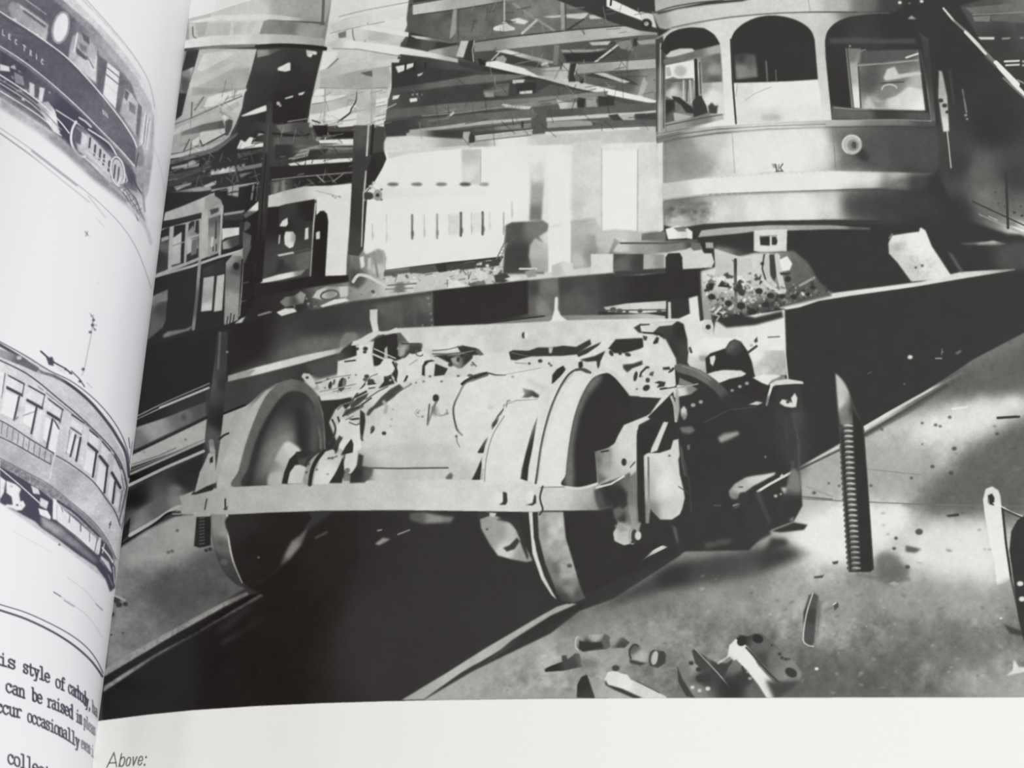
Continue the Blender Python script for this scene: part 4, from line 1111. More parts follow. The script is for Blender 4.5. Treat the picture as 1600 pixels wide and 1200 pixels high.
S('404,680 396,710 388,745 382,760 392,760 400,720 416,672 436,636 452,618 440,624 420,650', 48, 3, .8, claim=False)
S('418,758 424,730 436,704 448,690 462,696 470,704 466,710 452,730 445,757', '440,715,176 455,700,196 432,745,172 425,730,130', 1.6)
L('492,640 500,680 501,700', 3, '492,645,84 500,690,110', bl=1.5, s=True)
P('440,756 444,738 452,718 462,708 476,704 480,712 470,724 460,727 453,738 449,756', 50)
P('449,756 453,738 461,727 470,726 478,730 482,740 481,755', 192)
P('462,706 484,704 492,708 480,716 474,728 466,724', '475,710,54 478,722,84')
# lower half under the guard bar
P('329,800 332,840 340,872 352,896 368,912 384,919 410,910 440,888 462,862 476,830 484,800', 42, 1)
P('329,802 356,802 357,840 364,876 378,908 388,918 372,914 352,896 340,872 332,840', '345,820,130 345,850,96 340,880,66 370,910,60 352,830,140', .8)
D('344,850,5 350,878,6', 90)
L('355,804 357,840 364,876 378,910', 3.6, '356,810,178 358,850,176 378,905,140', s=True, w2=2)
S('360,804 362,850 372,890 386,914 405,908 436,886 458,858 474,825 480,804', '370,820,46 400,860,38 450,810,40', 1)
P('480,826 470,852 452,874 438,884 444,868 456,846 470,836', '475,835,110 455,865,130 442,880,90', 2)
D('404,871,1.4', 170)
# slivers of shade beside the drum, holes and fittings over it
P('767,668 769,660 777,654 773,664', 60); P('746,707 756,690 764,681 758,696 756,708 748,708', 58); P('737,750 744,736 754,713 752,735 750,751 740,751', 56)
P('862,600 863,586 870,577 880,571 884,577 876,589 868,598', 54)
P('816,606 822,608 832,610 842,617 843,623 836,622 832,619 824,622 815,622 820,616', 66, 1)
L('791,636 793,626 806,627', 2.2, 70); L('783,648 786,640 788,632', 1.6, 96); L('778,654 786,640', 1.4, 96)
L('800,636 784,655 770,680 760,710 752,752', 1.4, 150, s=True); E(767, 637, 5, 3, 170, bl=1.2); D('801,589,2.4', 130)
L('790,585 845,575', 1.2, 160); P('820,590 850,600 852,612 836,604', 180, 3, .6)
section('printed_wheel#2')
# flange and tread
P('762,752 752,720 766,672 785,648 800,622 840,622 858,605 880,584 910,575 940,578 955,590 900,700 885,760 830,762', '770,700,206 800,660,212 810,720,210 900,600,205', .6)
P('840,650 831,672 822,705 815,735 813,748 824,752 826,730 832,700', 54)
P('849,757 838,752 838,735 842,690 852,650 870,612 890,585 905,577 925,575 945,584 962,604 978,640 986,690 984,740 950,760', 206)
S('905,575 890,580 868,605 850,645 842,680 838,720 836,765 842,765 848,720 854,680 868,640 885,600 905,585', 208, .6)
L('921,584 905,577 890,584 876,604 862,635 852,668 845,700 840,735 837,755', 3.4, 78, s=True)
P('922,583 940,578 955,583 930,600 905,650 892,700 884,760 844,758 848,710 858,670 875,625 893,596 905,584', '915,600,212 890,640,212 870,700,216 860,740,214 925,590,205', .6)
S('946,583 958,588 972,604 982,622 990,660 990,720 985,758 884,760 884,740 888,700 896,655 908,620 925,592', 52, .5)
# lower half
P('824,800 828,840 838,880 855,915 872,938 890,944 920,925 960,910 1000,880 1030,850 1000,800', 52, .8)
P('840,800 880,800 884,840 896,880 906,915 915,935 895,942 875,938 858,910 845,870 838,830', '850,830,150 865,830,178 875,860,160 870,890,110 885,890,170 890,920,120 905,930,84 880,935,60', .8)
N('840,802 882,802 910,930 880,940', 14, 9, 12, 3)
P('826,800 832,800 834,840 842,875 856,910 870,937 862,930 846,905 832,865', '828,820,200 838,870,205 866,930,190', .6)
P('833,800 840,800 842,840 852,880 866,915 876,938 866,930 850,900 838,860', 56, .8)
D('890,884,4', 90)
section('printed_gear_case')
P('749,806 760,803 775,806 800,818 808,830 812,840 824,860 832,876 822,878 800,874 778,868 765,850 752,826', '760,820,150 780,830,150 800,830,176 790,860,196 815,870,150 765,845,150', 1)
P('760,800 776,802 772,808 764,806', 190); P('775,812 790,806 812,814 822,850 815,846 806,826 796,816', 60, 1.5)
P('786,856 796,852 808,840 812,846 804,858 792,862', 62, 1); D('761,827,2', 70)
P('812,845 818,840 826,870 824,875', 60, 1)
P('745,803 765,800 765,806 748,812', 64)
section('printed_guard_bar')
P('280,776 300,768 318,764 366,761 440,757 500,753 560,751 640,750 700,750 760,750 830,752 838,762 884,761 905,762 930,755 955,745 975,735 990,722 992,765 975,780 960,792 935,797 884,798 850,798 838,800 700,798 620,797 500,798 420,801 358,804 300,804 270,803 284,788', '300,790,156 330,780,164 400,780,172 500,775,180 600,775,188 700,775,200 800,775,205 870,780,200 920,775,196 930,790,150 945,785,84 960,775,52 985,750,52', .6)
P('928,766 950,756 975,742 988,730 990,765 975,780 955,792 936,797 930,780', '935,780,84 950,775,52 980,755,52', 1.6)
L('884,761 905,763 930,757 955,746 980,734 990,722', 4, 200, s=True)
P('303,768 330,758 334,762 332,766 305,773 298,773', 40)
P('325,709 336,702 338,754 322,760 304,770 312,738 320,722', '325,730,164 320,750,160'); P('328,716 333,712 333,722 328,724', 40); L('330,690 332,706', 8, '331,690,120 331,704,150')
P('300,800 330,800 328,807 305,807', 165)
L('323,780 320,796', 2, 56); L('352,780 352,796', 2.4, 40); P('348,796 356,790 355,797', 70)
P('268,800 282,798 284,806 268,808', 66); L('270,803 282,803', 1.6, 160)
L('356,803 357,803', 1, 150)
E(778, 777, 8, 9, 212); P('786,768 792,770 793,784 790,789 780,789 786,784', 60); E(828, 776, 9, 9, 210); P('835,772 838,776 838,786 832,790 822,789 832,786', 60)
L('848,760 844,775 845,785 848,796 843,804', 3, 70, s=True)
# journal box and pedestal at the near end
P('985,618 1036,622 1076,612 1120,600 1160,610 1226,640 1240,700 1250,740 1254,790 1240,815 1200,830 1170,860 1060,862 1030,850 975,850 960,800 985,760 990,700 992,650', '1000,640,56 1050,700,54 1150,700,54 1200,650,56 1150,800,56', 1)
P('910,577 940,565 960,560 985,560 1000,590 1040,585 1052,605 1060,600 1076,612 1040,622 984,618 970,596 950,580', 200, 1)
P('1000,620 1050,622 1080,616 1090,608 1076,600 1040,606 1000,606', '1010,612,205 1060,614,200 1085,606,120')
P('960,693 966,680 975,664 990,658 1010,650 1016,646 1036,618 1050,616 1048,624 1030,648 1013,656 998,664 995,680 995,780 1000,820 990,840 984,850 975,852 960,845 958,832 966,820 960,800 984,785 984,740 975,745 955,754 934,762 930,706 950,700', '975,670,200 985,700,205 990,660,200 975,720,196 940,720,130 955,740,170 985,800,110 985,780,76 975,840,190 1040,620,205', .7)
P('930,706 950,702 955,700 954,745 935,756', '935,720,110 945,720,150 950,740,160 940,750,100', 1)
L('940,706 950,704', 3, 66); E(975, 722, 4, 6, 56); L('992,722 985,730', 2, 90)
P('938,757 975,744 984,738 986,780 975,795 955,800 960,780', '950,780,52 970,770,52 982,760,110', 1.2)
L('932,762 955,756 975,744', 3, 200)
P('980,782 984,745 996,735 995,820 1002,815 996,840 988,835 985,810', '985,770,110 994,770,120 988,820,150 996,810,140', 1)
P('958,795 968,792 978,800 978,816 966,816 960,808', '965,800,96 975,812,60', 2)
E(975, 838, 12, 11, 180, bl=1.2); ring(988, 838, 5, 12, 2, 150); E(991, 838, 5, 11, 66); E(997, 837, 5, 7, 190); P('960,822 970,816 982,828 970,832', 150, 1.5)
P('996,672 1004,666 1020,660 1030,658 1016,700 1008,712 1005,720 1006,818 998,815 996,740', 52, .8)
P('1012,652 1042,622 1052,612 1058,655 1045,660 1030,658 1020,658', 54)
L('1049,620 1054,635 1056,658', 4, 170, s=True)
P('1037,659 1045,660 1036,680 1027,704 1016,708 1018,700', 200)
P('1044,660 1054,668 1062,688 1056,690 1050,704 1028,706 1036,684', 54)
P('1006,712 1012,708 1030,708 1048,702 1052,688 1060,686 1062,712 1060,718 1062,740 1068,765 1070,778 1066,795 1062,804 1050,812 1032,812 1020,800 1016,795 1014,818 1009,818 1007,760', '1010,760,170 1030,720,205 1040,760,210 1055,700,200 1050,800,196 1012,800,130 1020,730,190', .7)
L('1013,715 1014,800', 3, '1013,720,110 1014,790,140'); D('1046,712,1.8', 66)
P('1062,694 1066,700 1070,730 1073,745 1068,742 1064,720', 84, 1)
# castings above
P('898,560 910,553 940,534 960,532 962,540 940,552 920,560 905,570', 210)
P('950,545 962,530 1004,528 1006,542 1000,545 975,552 960,552', 54, .8)
P('900,552 915,545 940,534 935,540 918,552 904,558', 62)
P('906,562 930,556 946,548 944,560 935,576 918,566', 60, .8); P('912,566 932,564 934,580 912,574', 200)
P('904,566 910,564 911,572 908,577 904,574', 52); L('900,578 912,577 922,582', 4, 80, s=True)
P('946,548 952,545 962,556 972,550 976,560 990,562 1004,560 1006,566 984,572 975,590 960,580 945,572 936,580 938,565', 206)
E(955, 552, 3, 5, 64, -30); E(981, 554, 5, 3, 70, 20); E(969, 551, 3, 4, 60); 
P('973,570 990,568 1004,563 1004,570 988,576 980,582 974,576', 64, 1)
P('1006,526 1014,532 1030,524 1035,536 1038,570 1040,600 1010,612 985,615 976,592 988,576 1006,570', '1020,550,208 1000,590,200 1020,600,200')
P('1004,524 1012,526 1010,532 1006,532', 70); P('1020,536 1026,526 1030,528 1028,536 1022,538', 56)
E(993, 588, 3, 8, 60, 12); L('1010,574 1002,582 1000,588', 3.4, 66); E(1012, 574, 3, 2, 60); P('1016,582 1022,580 1020,588 1014,586', 80); E(1012, 594, 3.4, 4, 70); E(1010, 606, 6, 4.4, 58, -30); P('1022,598 1030,595 1040,597 1038,604 1026,606 1030,600', 60); L('1032,608 1056,604', 3, 58); D('995,608,2 1003,588,1.6', 110)
P('1034,572 1046,570 1050,574 1048,582 1036,580', '1040,572,200'); P('1036,574 1046,573 1048,578 1036,578', 56); L('1046,582 1052,576', 4, 66); P('1040,584 1054,580 1055,604 1042,606', 205)
P('1054,570 1058,572 1062,600 1056,603', 52)
# curved hose and axle boxes beyond
P('1062,590 1070,594 1084,600 1070,603 1060,600', '1070,598,120'); 
P('1076,548 1082,540 1090,532 1100,528 1130,528 1160,528 1150,540 1130,548 1112,556 1108,572 1112,580 1100,586 1080,576 1074,566', '1090,550,222 1110,540,226 1140,532,222 1085,570,190 1100,580,170 1098,560,190')
P('1092,556 1108,556 1106,566 1094,564', 150, 1.5); L('1078,544 1080,550', 4, 84); E(1093, 581, 3, 3, 60)
P('1104,584 1102,560 1110,552 1134,544 1140,534 1148,530 1158,534 1168,548 1175,566 1180,590 1190,600 1196,615 1180,625 1120,600', 52, .7)
P('1134,545 1140,536 1147,531 1156,534 1160,548 1150,556 1136,552', '1142,540,90 1150,550,64', 1.6)
P('1109,558 1117,555 1118,560 1114,572 1110,568', 205)
P('1100,586 1115,581 1130,578 1158,579 1166,584 1160,588 1140,592 1120,600 1110,604', 205)
L('1062,575 1090,584 1115,600 1132,618 1145,636', 14, '1070,578,100 1095,588,110 1120,605,84 1140,630,56', s=True, bl=1.2)
L('1066,572 1092,581 1110,593', 2, 130, s=True)
P('1176,590 1190,586 1212,585 1222,588 1205,596 1200,602 1190,598', 212); P('1206,594 1225,586 1228,592 1210,600 1200,602', 130, .8)
P('1203,600 1212,595 1230,592 1254,596 1256,600 1240,600 1212,602 1204,606', 200); L('1206,602 1201,618 1198,632', 4, '1204,608,205 1199,630,120')
P('1214,606 1226,602 1250,602 1256,640 1240,680 1216,660 1206,630', '1230,640,56 1240,650,66', 1)
P('1218,630 1222,624 1232,626 1238,630 1236,622 1242,614 1246,622 1244,636 1238,637 1226,635', 205); D('1231,628,3', 60); P('1236,642 1256,645 1252,675 1242,668', 80, 4)
D('1156,604,2.4 1167,599,2.8 1083,633,3.4 1095,628,3', 150); D('1144,610,2.4', 90)
P('1064,640 1070,636 1074,648 1068,654 1064,648', 150, 1); P('1170,632 1182,627 1192,629 1184,633', 190)
P('1062,668 1080,666 1086,672 1078,678 1066,676', 110, 1.5); P('1122,684 1130,678 1152,674 1156,678 1140,686 1126,692', 150, 1.8); P('1073,696 1078,694 1078,702 1075,704', 110)
P('1139,767 1148,756 1165,746 1180,743 1196,741 1212,738 1210,742 1195,750 1176,760 1166,768 1162,780 1144,780 1140,775', '1150,760,160 1180,748,190 1205,740,200 1150,775,120 1155,765,176', 1); L('1155,761 1160,761', 2, 80)
L('1184,768 1200,758 1218,748 1237,738', 4, 200); P('1218,745 1222,740 1226,746', 200)
P('1240,740 1246,745 1246,760 1236,770 1226,772 1220,762 1230,762 1238,750', '1240,755,130 1228,766,190 1244,760,90', 1.4); D('1212,775,3 1220,772,2', 170)
L('1146,790 1160,785', 3, 130); L('1116,790 1126,790', 2, 84); L('1148,794 1155,790', 2, 84)
L('1184,772 1190,790 1200,815', 8, 72, bl=3)
L('1239,722 1240,740', 6, 84, bl=2); D('1196,714,1.6', 150)
P('1100,850 1140,842 1145,846 1104,856', 90, 3)
P('1232,812 1240,806 1240,816', 120, 1.2)
P('1240,816 1262,820 1256,828 1220,832 1205,830', 56, 1); P('1205,840 1228,842 1232,850 1215,858 1190,870', 62, 3)
P('1050,820 1058,848 1060,848 1056,825', 100, 1.5)

# collar and sleeve on the axle, in front of the wheel hub
section('printed_truck_frame')
S('474,756 476,738 482,724 492,712 504,706 510,712 500,724 494,740 492,757', 150, .7)
D('482,725,2.2 479,738,1.8', 70)
L('507,705 498,714 490,728 486,742 484,757', 6, 52, s=True)
P('508,706 520,702 532,712 534,722 524,740 514,756 489,757 492,738 500,718', '500,720,196 515,740,206 525,715,190', .7)
D('514,716,2 519,716,2.2 526,713,1.6 495,734,1.8 512,741,1.4', 80); L('512,717 524,714', 1.4, 96)
P('535,716 538,722 536,738 534,755 514,755 524,740', 54)
S('538,720 550,708 560,708 562,716 556,730 548,740 540,736', 204, .7); E(543, 735, 4, 4, 120); 
P('560,708 568,712 566,728 582,732 578,745 570,754 546,755 550,740 557,730', '560,740,54 575,740,90 562,720,64', 1)
P('549,686 552,694 551,707 533,711 540,698', 56)
P('522,700 530,690 528,704 524,710', 60, .8)
# more bolts, rods and castings along the top of the frame
S('596,566 604,560 614,562 618,572 612,584 600,588 592,580', 210, .7); L('614,566 620,580 618,594', 3.4, 58, s=True); L('604,590 614,586', 2, 76)
L('585,545 600,552 618,560', 1.6, 205); L('570,598 580,588 590,584', 1.6, 120); E(580, 596, 5, 4, 70); E(573, 588, 4, 3, 66)
L('560,612 575,604 590,602', 4, 205); L('556,620 572,612', 3.4, 62); L('572,624 590,612 606,604', 1.8, 90); L('566,632 580,622', 2.4, 64)
L('536,650 548,640 560,636', 2.6, 64); L('540,656 552,650', 1.4, 120); L('528,640 536,632 548,628', 2, 110)
L('519,656 524,668 522,680 514,694', 3, 64, s=True); L('546,660 556,664 562,662', 2, 96)
L('494,600 520,590 548,586', 1.4, 130); L('500,612 530,606 556,600', 2, 150); L('520,612 548,606', 1, 110)
D('512,592,2 545,590,1.6 556,586,1.6 508,606,1.6 528,612,1.4', 84)
L('676,548 700,546 724,540', 1.6, 110); L('700,556 740,548', 1.4, 130); E(716, 562, 3, 4, 66); E(722, 556, 3, 3, 58); E(704, 570, 4, 3, 66)
L('738,566 744,572', 2, 84); L('640,570 652,562', 1.4, 150); ring(655, 552, 6, 4, 1.8, 96, 20, 0, 220); D('662,596,1.8 650,598,1.6 642,600,1.6 690,596,2', 90)
ring(655, 645, 6, 6, 1.4, 160, 0, 90, 250); ring(688, 642, 9, 8, 1.4, 150, 0, 20, 150)
L('682,628 674,646 668,664', 2, 110, bl=1.5); E(680, 643, 4, 8, 130, bl=2, a=.7)
S('712,600 736,590 770,586 800,590 830,606 820,620 800,640 782,668 760,690 740,700 724,690 714,664 710,636', 212, 5, .5, claim=False)
L('745,588 730,594 722,600', 4.4, 60, s=True); L('760,583 742,590', 4, 56)
P('672,714 690,712 700,716 690,722 660,720', 200, 2, .5)
L('786,640 778,650 770,664', 2, 76); P('770,664 780,652 776,662 768,672', 58)
# drum beside the right wheel: edge of light
section('printed_wheel#2')
S('800,636 840,624 842,650 826,690 814,720 808,752 760,752 760,715 772,676', 212, 3, .6, claim=False)
L('786,634 806,626 840,624', 1.4, 150); L('757,752 760,716 770,680 788,650', 1.4, 130, s=True)
L('895,584 878,604 863,636 852,672 845,706 840,750', 2, 150, a=.6, s=True)
S('930,586 912,610 898,645 888,690 882,740 884,758 896,758 896,700 904,655 918,620 940,592', 190, 3, .4, claim=False)
# castings in the dark half
section('printed_truck_frame')
L('1058,606 1070,604 1090,600', 2, 150); P('1056,604 1060,612 1062,640 1058,660 1054,640', 160, .8)
for q in ['1083,633,3.2','1095,628,3','1144,610,2.4','1156,604,2.6','1167,599,2.8']: D(q, 150); 
P('1064,640 1068,634 1073,640 1073,652 1069,657 1065,650', '1068,640,196 1070,652,130', .8)
L('1100,660 1140,640 1180,636', 1.4, 76); L('1070,720 1078,760 1080,800', 1.4, 72, bl=1.4); L('1060,760 1075,770', 1.4, 76)
S('1214,640 1236,650 1256,640 1262,690 1256,740 1240,735 1220,700', 66, 7, .7, claim=False); L('1240,650 1248,690 1248,730', 3, 80, bl=2.4); L('1228,655 1230,690', 2, 72, bl=2)
S('1236,735 1248,738 1252,760 1246,790 1232,812 1214,800 1226,772', '1244,750,120 1240,790,56', 2)
P('1165,790 1185,782 1200,815 1205,835 1175,850 1160,830', 58, 2)
P('1156,770 1168,768 1172,780 1160,790 1150,785', 60, 1)
# ---------- lettering, drawn as pen strokes ----------
GL = {
 'a': '.15,.85 .35,1 .6,1 .75,.85 .75,.1 .9,0 .98,.02|.75,.6 .4,.6 .15,.45 .12,.2 .3,0 .5,0 .75,.2',
 'b': '.02,1.5 .2,1.5 .2,0|.2,.75 .4,1 .65,1 .88,.75 .88,.25 .65,0 .4,0 .2,.25',
 'c': '.82,.75 .82,.98|.82,.8 .6,1 .4,1 .12,.75 .12,.25 .4,0 .62,0 .88,.2',
 'd': '.6,1.5 .8,1.5 .8,0 .96,0|.8,.75 .6,1 .35,1 .12,.75 .12,.25 .35,0 .6,0 .8,.25',
 'e': '.12,.55 .86,.55 .84,.8 .62,1 .38,1 .12,.75 .12,.25 .38,0 .65,0 .88,.15',
 'f': '.85,1.35 .65,1.5 .45,1.4 .42,1.2 .42,0|.15,0 .75,0|.12,.95 .8,.95',
 'h': '.02,1.5 .2,1.5 .2,0|.05,0 .38,0|.2,.75 .45,1 .65,1 .8,.8 .8,0|.62,0 .95,0',
 'i': '.2,.95 .52,.95 .52,0|.15,0 .88,0|.5,1.32 .52,1.42',
 'l': '.2,1.5 .52,1.5 .52,0|.15,0 .88,0',
 'n': '.05,.95 .22,.95 .22,0|.05,0 .4,0|.22,.75 .45,1 .65,1 .8,.8 .8,0|.62,0 .95,0',
 'o': '.5,1 .25,.95 .1,.7 .1,.3 .25,.05 .5,0 .75,.05 .9,.3 .9,.7 .75,.95 .5,1',
 'p': '.05,.95 .2,.95 .2,-.45|.05,-.45 .4,-.45|.2,.75 .4,1 .65,1 .88,.75 .88,.25 .65,0 .4,0 .2,.25',
 'r': '.08,.95 .32,.95 .32,0|.08,0 .65,0|.32,.65 .55,.95 .75,1 .92,.85',
 's': '.82,.75 .82,.98|.8,.85 .55,1 .3,1 .15,.78 .3,.58 .7,.45 .85,.25 .7,0 .4,0 .15,.15|.15,.28 .15,0',
 't': '.42,1.3 .42,.2 .58,0 .8,.05 .9,.2|.12,.95 .82,.95',
 'u': '.05,.95 .2,.95 .2,.25 .4,0 .6,0 .78,.25|.62,.95 .78,.95 .78,0 .95,0',
 'v': '.02,.95 .35,.95|.18,.95 .5,0 .82,.95|.65,.95 .98,.95',
 'y': '.02,.95 .35,.95|.18,.95 .52,.1|.65,.95 .98,.95|.85,.95 .4,-.4 .1,-.45',
 ',': '.45,.12 .55,.1 .4,-.25',
}
SANS = {
 'A': '0,0 .42,1.4 .5,1.4 .85,0|.15,.45 .75,.45', 'b': '.1,1.4 .1,0|.1,.75 .4,1 .7,.9 .8,.5 .7,.1 .4,0 .1,.25',
 'o': '.45,1 .15,.85 .08,.5 .15,.15 .45,0 .75,.15 .82,.5 .75,.85 .45,1', 'v': '.05,1 .42,0 .8,1',
 'e': '.08,.52 .8,.52 .75,.85 .45,1 .15,.85 .08,.5 .15,.15 .45,0 .7,.08 .8,.25', ':': '.3,.85 .3,.95|.3,0 .3,.1',
}
def write(word, base, h, w, v, font=GL, lean=0.0, fill=1.0):
    """letters set one after another on a (curved) base line"""
    b = spline(pts(base), False); seg = np.r_[0, np.cumsum(np.hypot(*(b[1:]-b[:-1]).T))]
    n = len(word); dx = seg[-1]/n
    for k, ch in enumerate(word):
        for st in font[ch].split('|'):
            q = pts(st); out = []
            for gx, gy in q:
                s = (k + (gx-.5)*fill + .5)*dx
                x = np.interp(s, seg, b[:, 0]); y = np.interp(s, seg, b[:, 1])
                out.append((x + lean*gy*h, y - gy*h))
            L(out, w, v, 1.0, bl=.7, s=len(out) > 3)
# unprinted margin under the photograph
CUR[0] = 0
P('130,1131 160,1126 230,1117 300,1110 400,1103.5 500,1099 600,1096 700,1094 850,1092 1000,1091 1300,1090 1740,1089.5 1740,1290 100,1290', 232, .45)
section('printed_caption')
write('A', '167,1199 185,1198', 14.5, 1.7, 60, SANS, .12); write('b', '184,1198 196,1197', 14.5, 1.7, 60, SANS, .2, .85)
write('ove', '195,1197 223,1195', 13.5, 1.7, 60, SANS, .2, .85); write(':', '223,1196 232,1195', 14, 2.4, 60, SANS, .2)
SPLIT = True
def printing(img, ids, seed, g1, g2):
    """photographic grain and mottling carried by the printed areas"""
    m = (ids > 0).astype(np.float32)
    mid = np.clip((img-45)/60, 0.25, 1)*np.clip((235-img)/30, 0.15, 1)
    t = blur(img, .4)
    t = t + 6*np.clip((t-130)/50, 0, 1)*np.clip((228-t)/15, 0, 1)*m
    n = noise(img.shape, 2.2, seed)*2*g1 + noise(img.shape, 7, seed+1)*2*g2 + noise(img.shape, 19, seed+2)*2*g2
    return t + n*mid*m
RIGHT = printing(TONE, IDM, 91, 4.5, 4.0); RIGHT_ID = IDM.copy()
TONE[:] = 229; IDM[:] = 0
# ---------- left page: two streetcar pictures and typewritten text ----------
section('printed_upper_streetcar')
P('-50,-60 60,-60 98,-2 145,38 182,80 215,122 236,160 242,190 240,240 232,300 220,330 190,302 150,268 120,240 90,212 50,185 0,152 -50,125', '0,20,130 60,30,110 120,30,140 180,90,165 220,140,180 235,200,190 60,160,110 120,200,90 200,290,150 225,320,200 0,140,120', .9)
P('60,-60 130,-60 132,0 170,40 205,82 232,126 243,170 243,200 238,165 215,122 182,82 145,40 98,0', '120,0,200 170,50,198 205,90,200 240,160,215', 1)
L('112,-10 150,28 190,72 222,116 240,158 243,190', 7, '112,0,228 180,60,228 240,160,222', s=True, bl=1)
L('126,-10 168,36 204,80 232,126 242,170', 1.4, 180, s=True)
P('-50,-30 0,16 50,48 100,84 135,119 165,154 190,186 210,218 216,232 222,180 205,130 175,92 140,50 98,12 60,-20', '0,0,120 60,20,96 90,80,84 160,80,150 150,140,110 190,170,112 210,190,140', 1)
P('12,12 18,3 30,5 76,38 72,68 55,58 36,44 20,32', '20,12,156 60,50,165 30,25,160 70,60,176', 1); L('32,10 70,38', 3, 192); L('38,18 70,41', 4, 100, bl=1.2); L('48,3 80,27', 7, 92, bl=1.5); L('38,-2 72,22', 2.4, 150)
D('23,31,2.6 58,55,2.6', 222)
P('78,28 90,18 110,30 116,60 105,94 92,84 80,66', 92, 2)
E(95, 43, 13, 26, 130, 12); E(95, 43, 11, 23, 226, 12); ring(95, 43, 13, 25, 1.6, 160, 12)
P('114,56 122,50 140,62 151,76 153,90 150,130 128,114 106,95 109,74', '118,60,150 140,70,165 112,85,176 135,105,190 148,120,200', .9)
P('127,50 139,58 140,70 131,63', 92); P('118,72 126,80 138,92 134,94 120,84', 84, .8); P('124,66 136,74 136,84 126,78', 120, 1); L('121,52 116,80', 2.4, 214); L('136,88 146,106', 2, 130); L('139,96 142,106 148,110 151,88', 1.2, 214); L('153,80 152,130', 2.4, 120)
L('108,98 128,112 150,130', 1, 150)
P('154,86 168,96 160,148 152,138', '160,110,96')
P('168,98 187,113 181,170 161,148', 222, .7); L('168,106 186,121', 1.6, 96); L('166,116 184,131', 1.6, 96); L('164,130 182,146', 1.2, 190)
P('188,114 196,126 188,180 181,170', 110)
P('196,138 206,146 218,166 214,214 187,176', '200,160,180 210,190,186 200,180,170', .8); P('196,140 202,146 198,158 194,152', 96); P('202,158 212,166 211,180 202,172', 120); P('216,160 222,168 216,214 212,208', 110)
P('226,174 236,190 230,236 220,222', 214, .7); L('229,180 224,226', 1.4, 120); L('233,186 227,230', 1.4, 150); L('240,180 236,230 228,260', 2, 170)
P('-50,-20 0,18 50,50 100,86 135,121 165,156 190,188 208,216 214,232 212,258 190,236 160,206 120,166 80,130 40,98 0,72 -50,44', '0,45,96 60,80,88 110,130,84 160,180,100 200,230,96', .7)
L('-50,-18 0,18 50,50 100,86 135,121 165,156 190,188 208,216 214,232', 2, 214, s=True); L('-50,42 0,72 40,98 80,130 120,166 160,206 190,236 212,262', 1.8, 205, s=True)
L('-50,-12 0,23 50,55 100,91 135,126', 1.2, 70, s=True)
P('212,232 222,226 226,250 222,262 212,258', 140); L('216,240 212,262', 2, 84)
for ch, x, y in zip('LECTRIC', [4, 14, 24, 38, 47, 57, 65], [50, 57, 65, 75, 82, 89, 96]):
    q = {'L': '0,6 0,-5|0,6 5,8', 'E': '0,5 0,-5|0,-5 4,-3|0,0 3,1|0,5 4,7', 'C': '4,-2 1,-5 -1,0 1,5 4,6', 'T': '0,6 0,-5|-3,-7 4,-2', 'R': '0,6 0,-5 4,-2 1,1 4,7', 'I': '0,5 0,-5'}[ch]
    for st in q.split('|'):
        L(pts(st)*[.62, .72] + [x, y], 1.5, 200)
D('42,94,2.6', 60); L('161,172 162,179', 1.6, 205); L('164,174 165,181', 1.6, 190); L('167,177 168,184', 1.6, 180)
P('0,78 40,104 80,136 120,172 160,212 190,240 212,266 214,300 190,290 160,262 120,232 95,205 60,176 0,136', '20,110,70 60,150,90 100,180,60 140,220,84 190,260,110', 1)
junk('0,80 40,108 90,150 90,198 50,172 0,138', 50, 41, 2, 6, 60, 205)
P('0,100 14,104 16,112 0,110', 214); P('22,112 36,120 38,134 24,130', 140); P('46,128 54,132 54,152 46,146', 200); P('62,136 70,138 66,160 60,158', 210); P('58,162 75,158 88,175 94,212 84,206 70,185', '65,168,170 85,190,222'); P('90,165 108,172 112,190 108,226 96,215 92,190', 66, 1)
P('86,170 100,168 112,172 122,178 126,190 114,194 109,205 109,220 113,232 108,228 95,214 91,196', 54, 1)
L('88,172 110,186 132,200 150,210', 2.2, 196, s=True)
P('122,182 140,196 160,212 178,232 184,242 178,240 160,224 140,208 124,194', 64, 1); L('124,184 134,190 142,198', 3, 190); L('138,202 160,216 172,226 182,242', 2.4, 205, s=True)
P('118,196 132,202 152,222 174,246 180,252 178,288 152,264 136,246 122,236 116,214', '120,210,110 135,225,190 160,245,186 172,270,190', 1)
P('118,200 126,206 126,226 118,222', 84); P('128,206 136,212 134,230 128,226', 205)
for x, y in ((141,222),(149,233),(157,240),(163,248),(171,258),(176,268)): L([(x, y-6), (x-1.5, y+9)], 3, 76)
L('140,232 170,262 178,270', 1.6, 205); L('158,246 166,250', 1.6, 205)
L('119,190 113,202 111,218 115,232 124,243 133,245', 3.6, 220, s=True)
L('130,244 146,258 172,284', 2.6, 214); L('128,248 146,264 170,288', 1.6, 96); L('134,236 150,252 170,272', 1.8, 210)
E(184, 268, 12, 25, 66, -8); E(184, 269, 9, 21, 186, -8); ring(184, 268, 10.5, 23, 2.6, 220, -8); L('180,258 178,278', 2.4, 84); L('186,262 184,284', 2.4, 90); L('188,278 184,288', 3, 214)
P('194,252 204,262 212,276 206,292 200,282', 84, 1.4); L('196,272 199,282 196,286', 2, 190)
L('0,117 50,150 90,186 108,208', 2, 222, s=True); L('0,124 50,157 96,203', 2, 140, s=True); L('0,130 50,163 94,206', 1.6, 190, s=True); L('0,142 60,180 96,212', 1.8, 214, s=True)
P('0,150 50,184 100,218 150,266 190,302 224,335 228,352 200,322 150,284 100,238 60,207 0,168', '0,158,160 60,195,176 100,228,140 150,274,140 200,318,140', 2.5)
junk('30,180 100,228 150,276 200,322 196,330 140,284 90,236 30,196', 40, 43, 1, 3, 120, 210, .5)
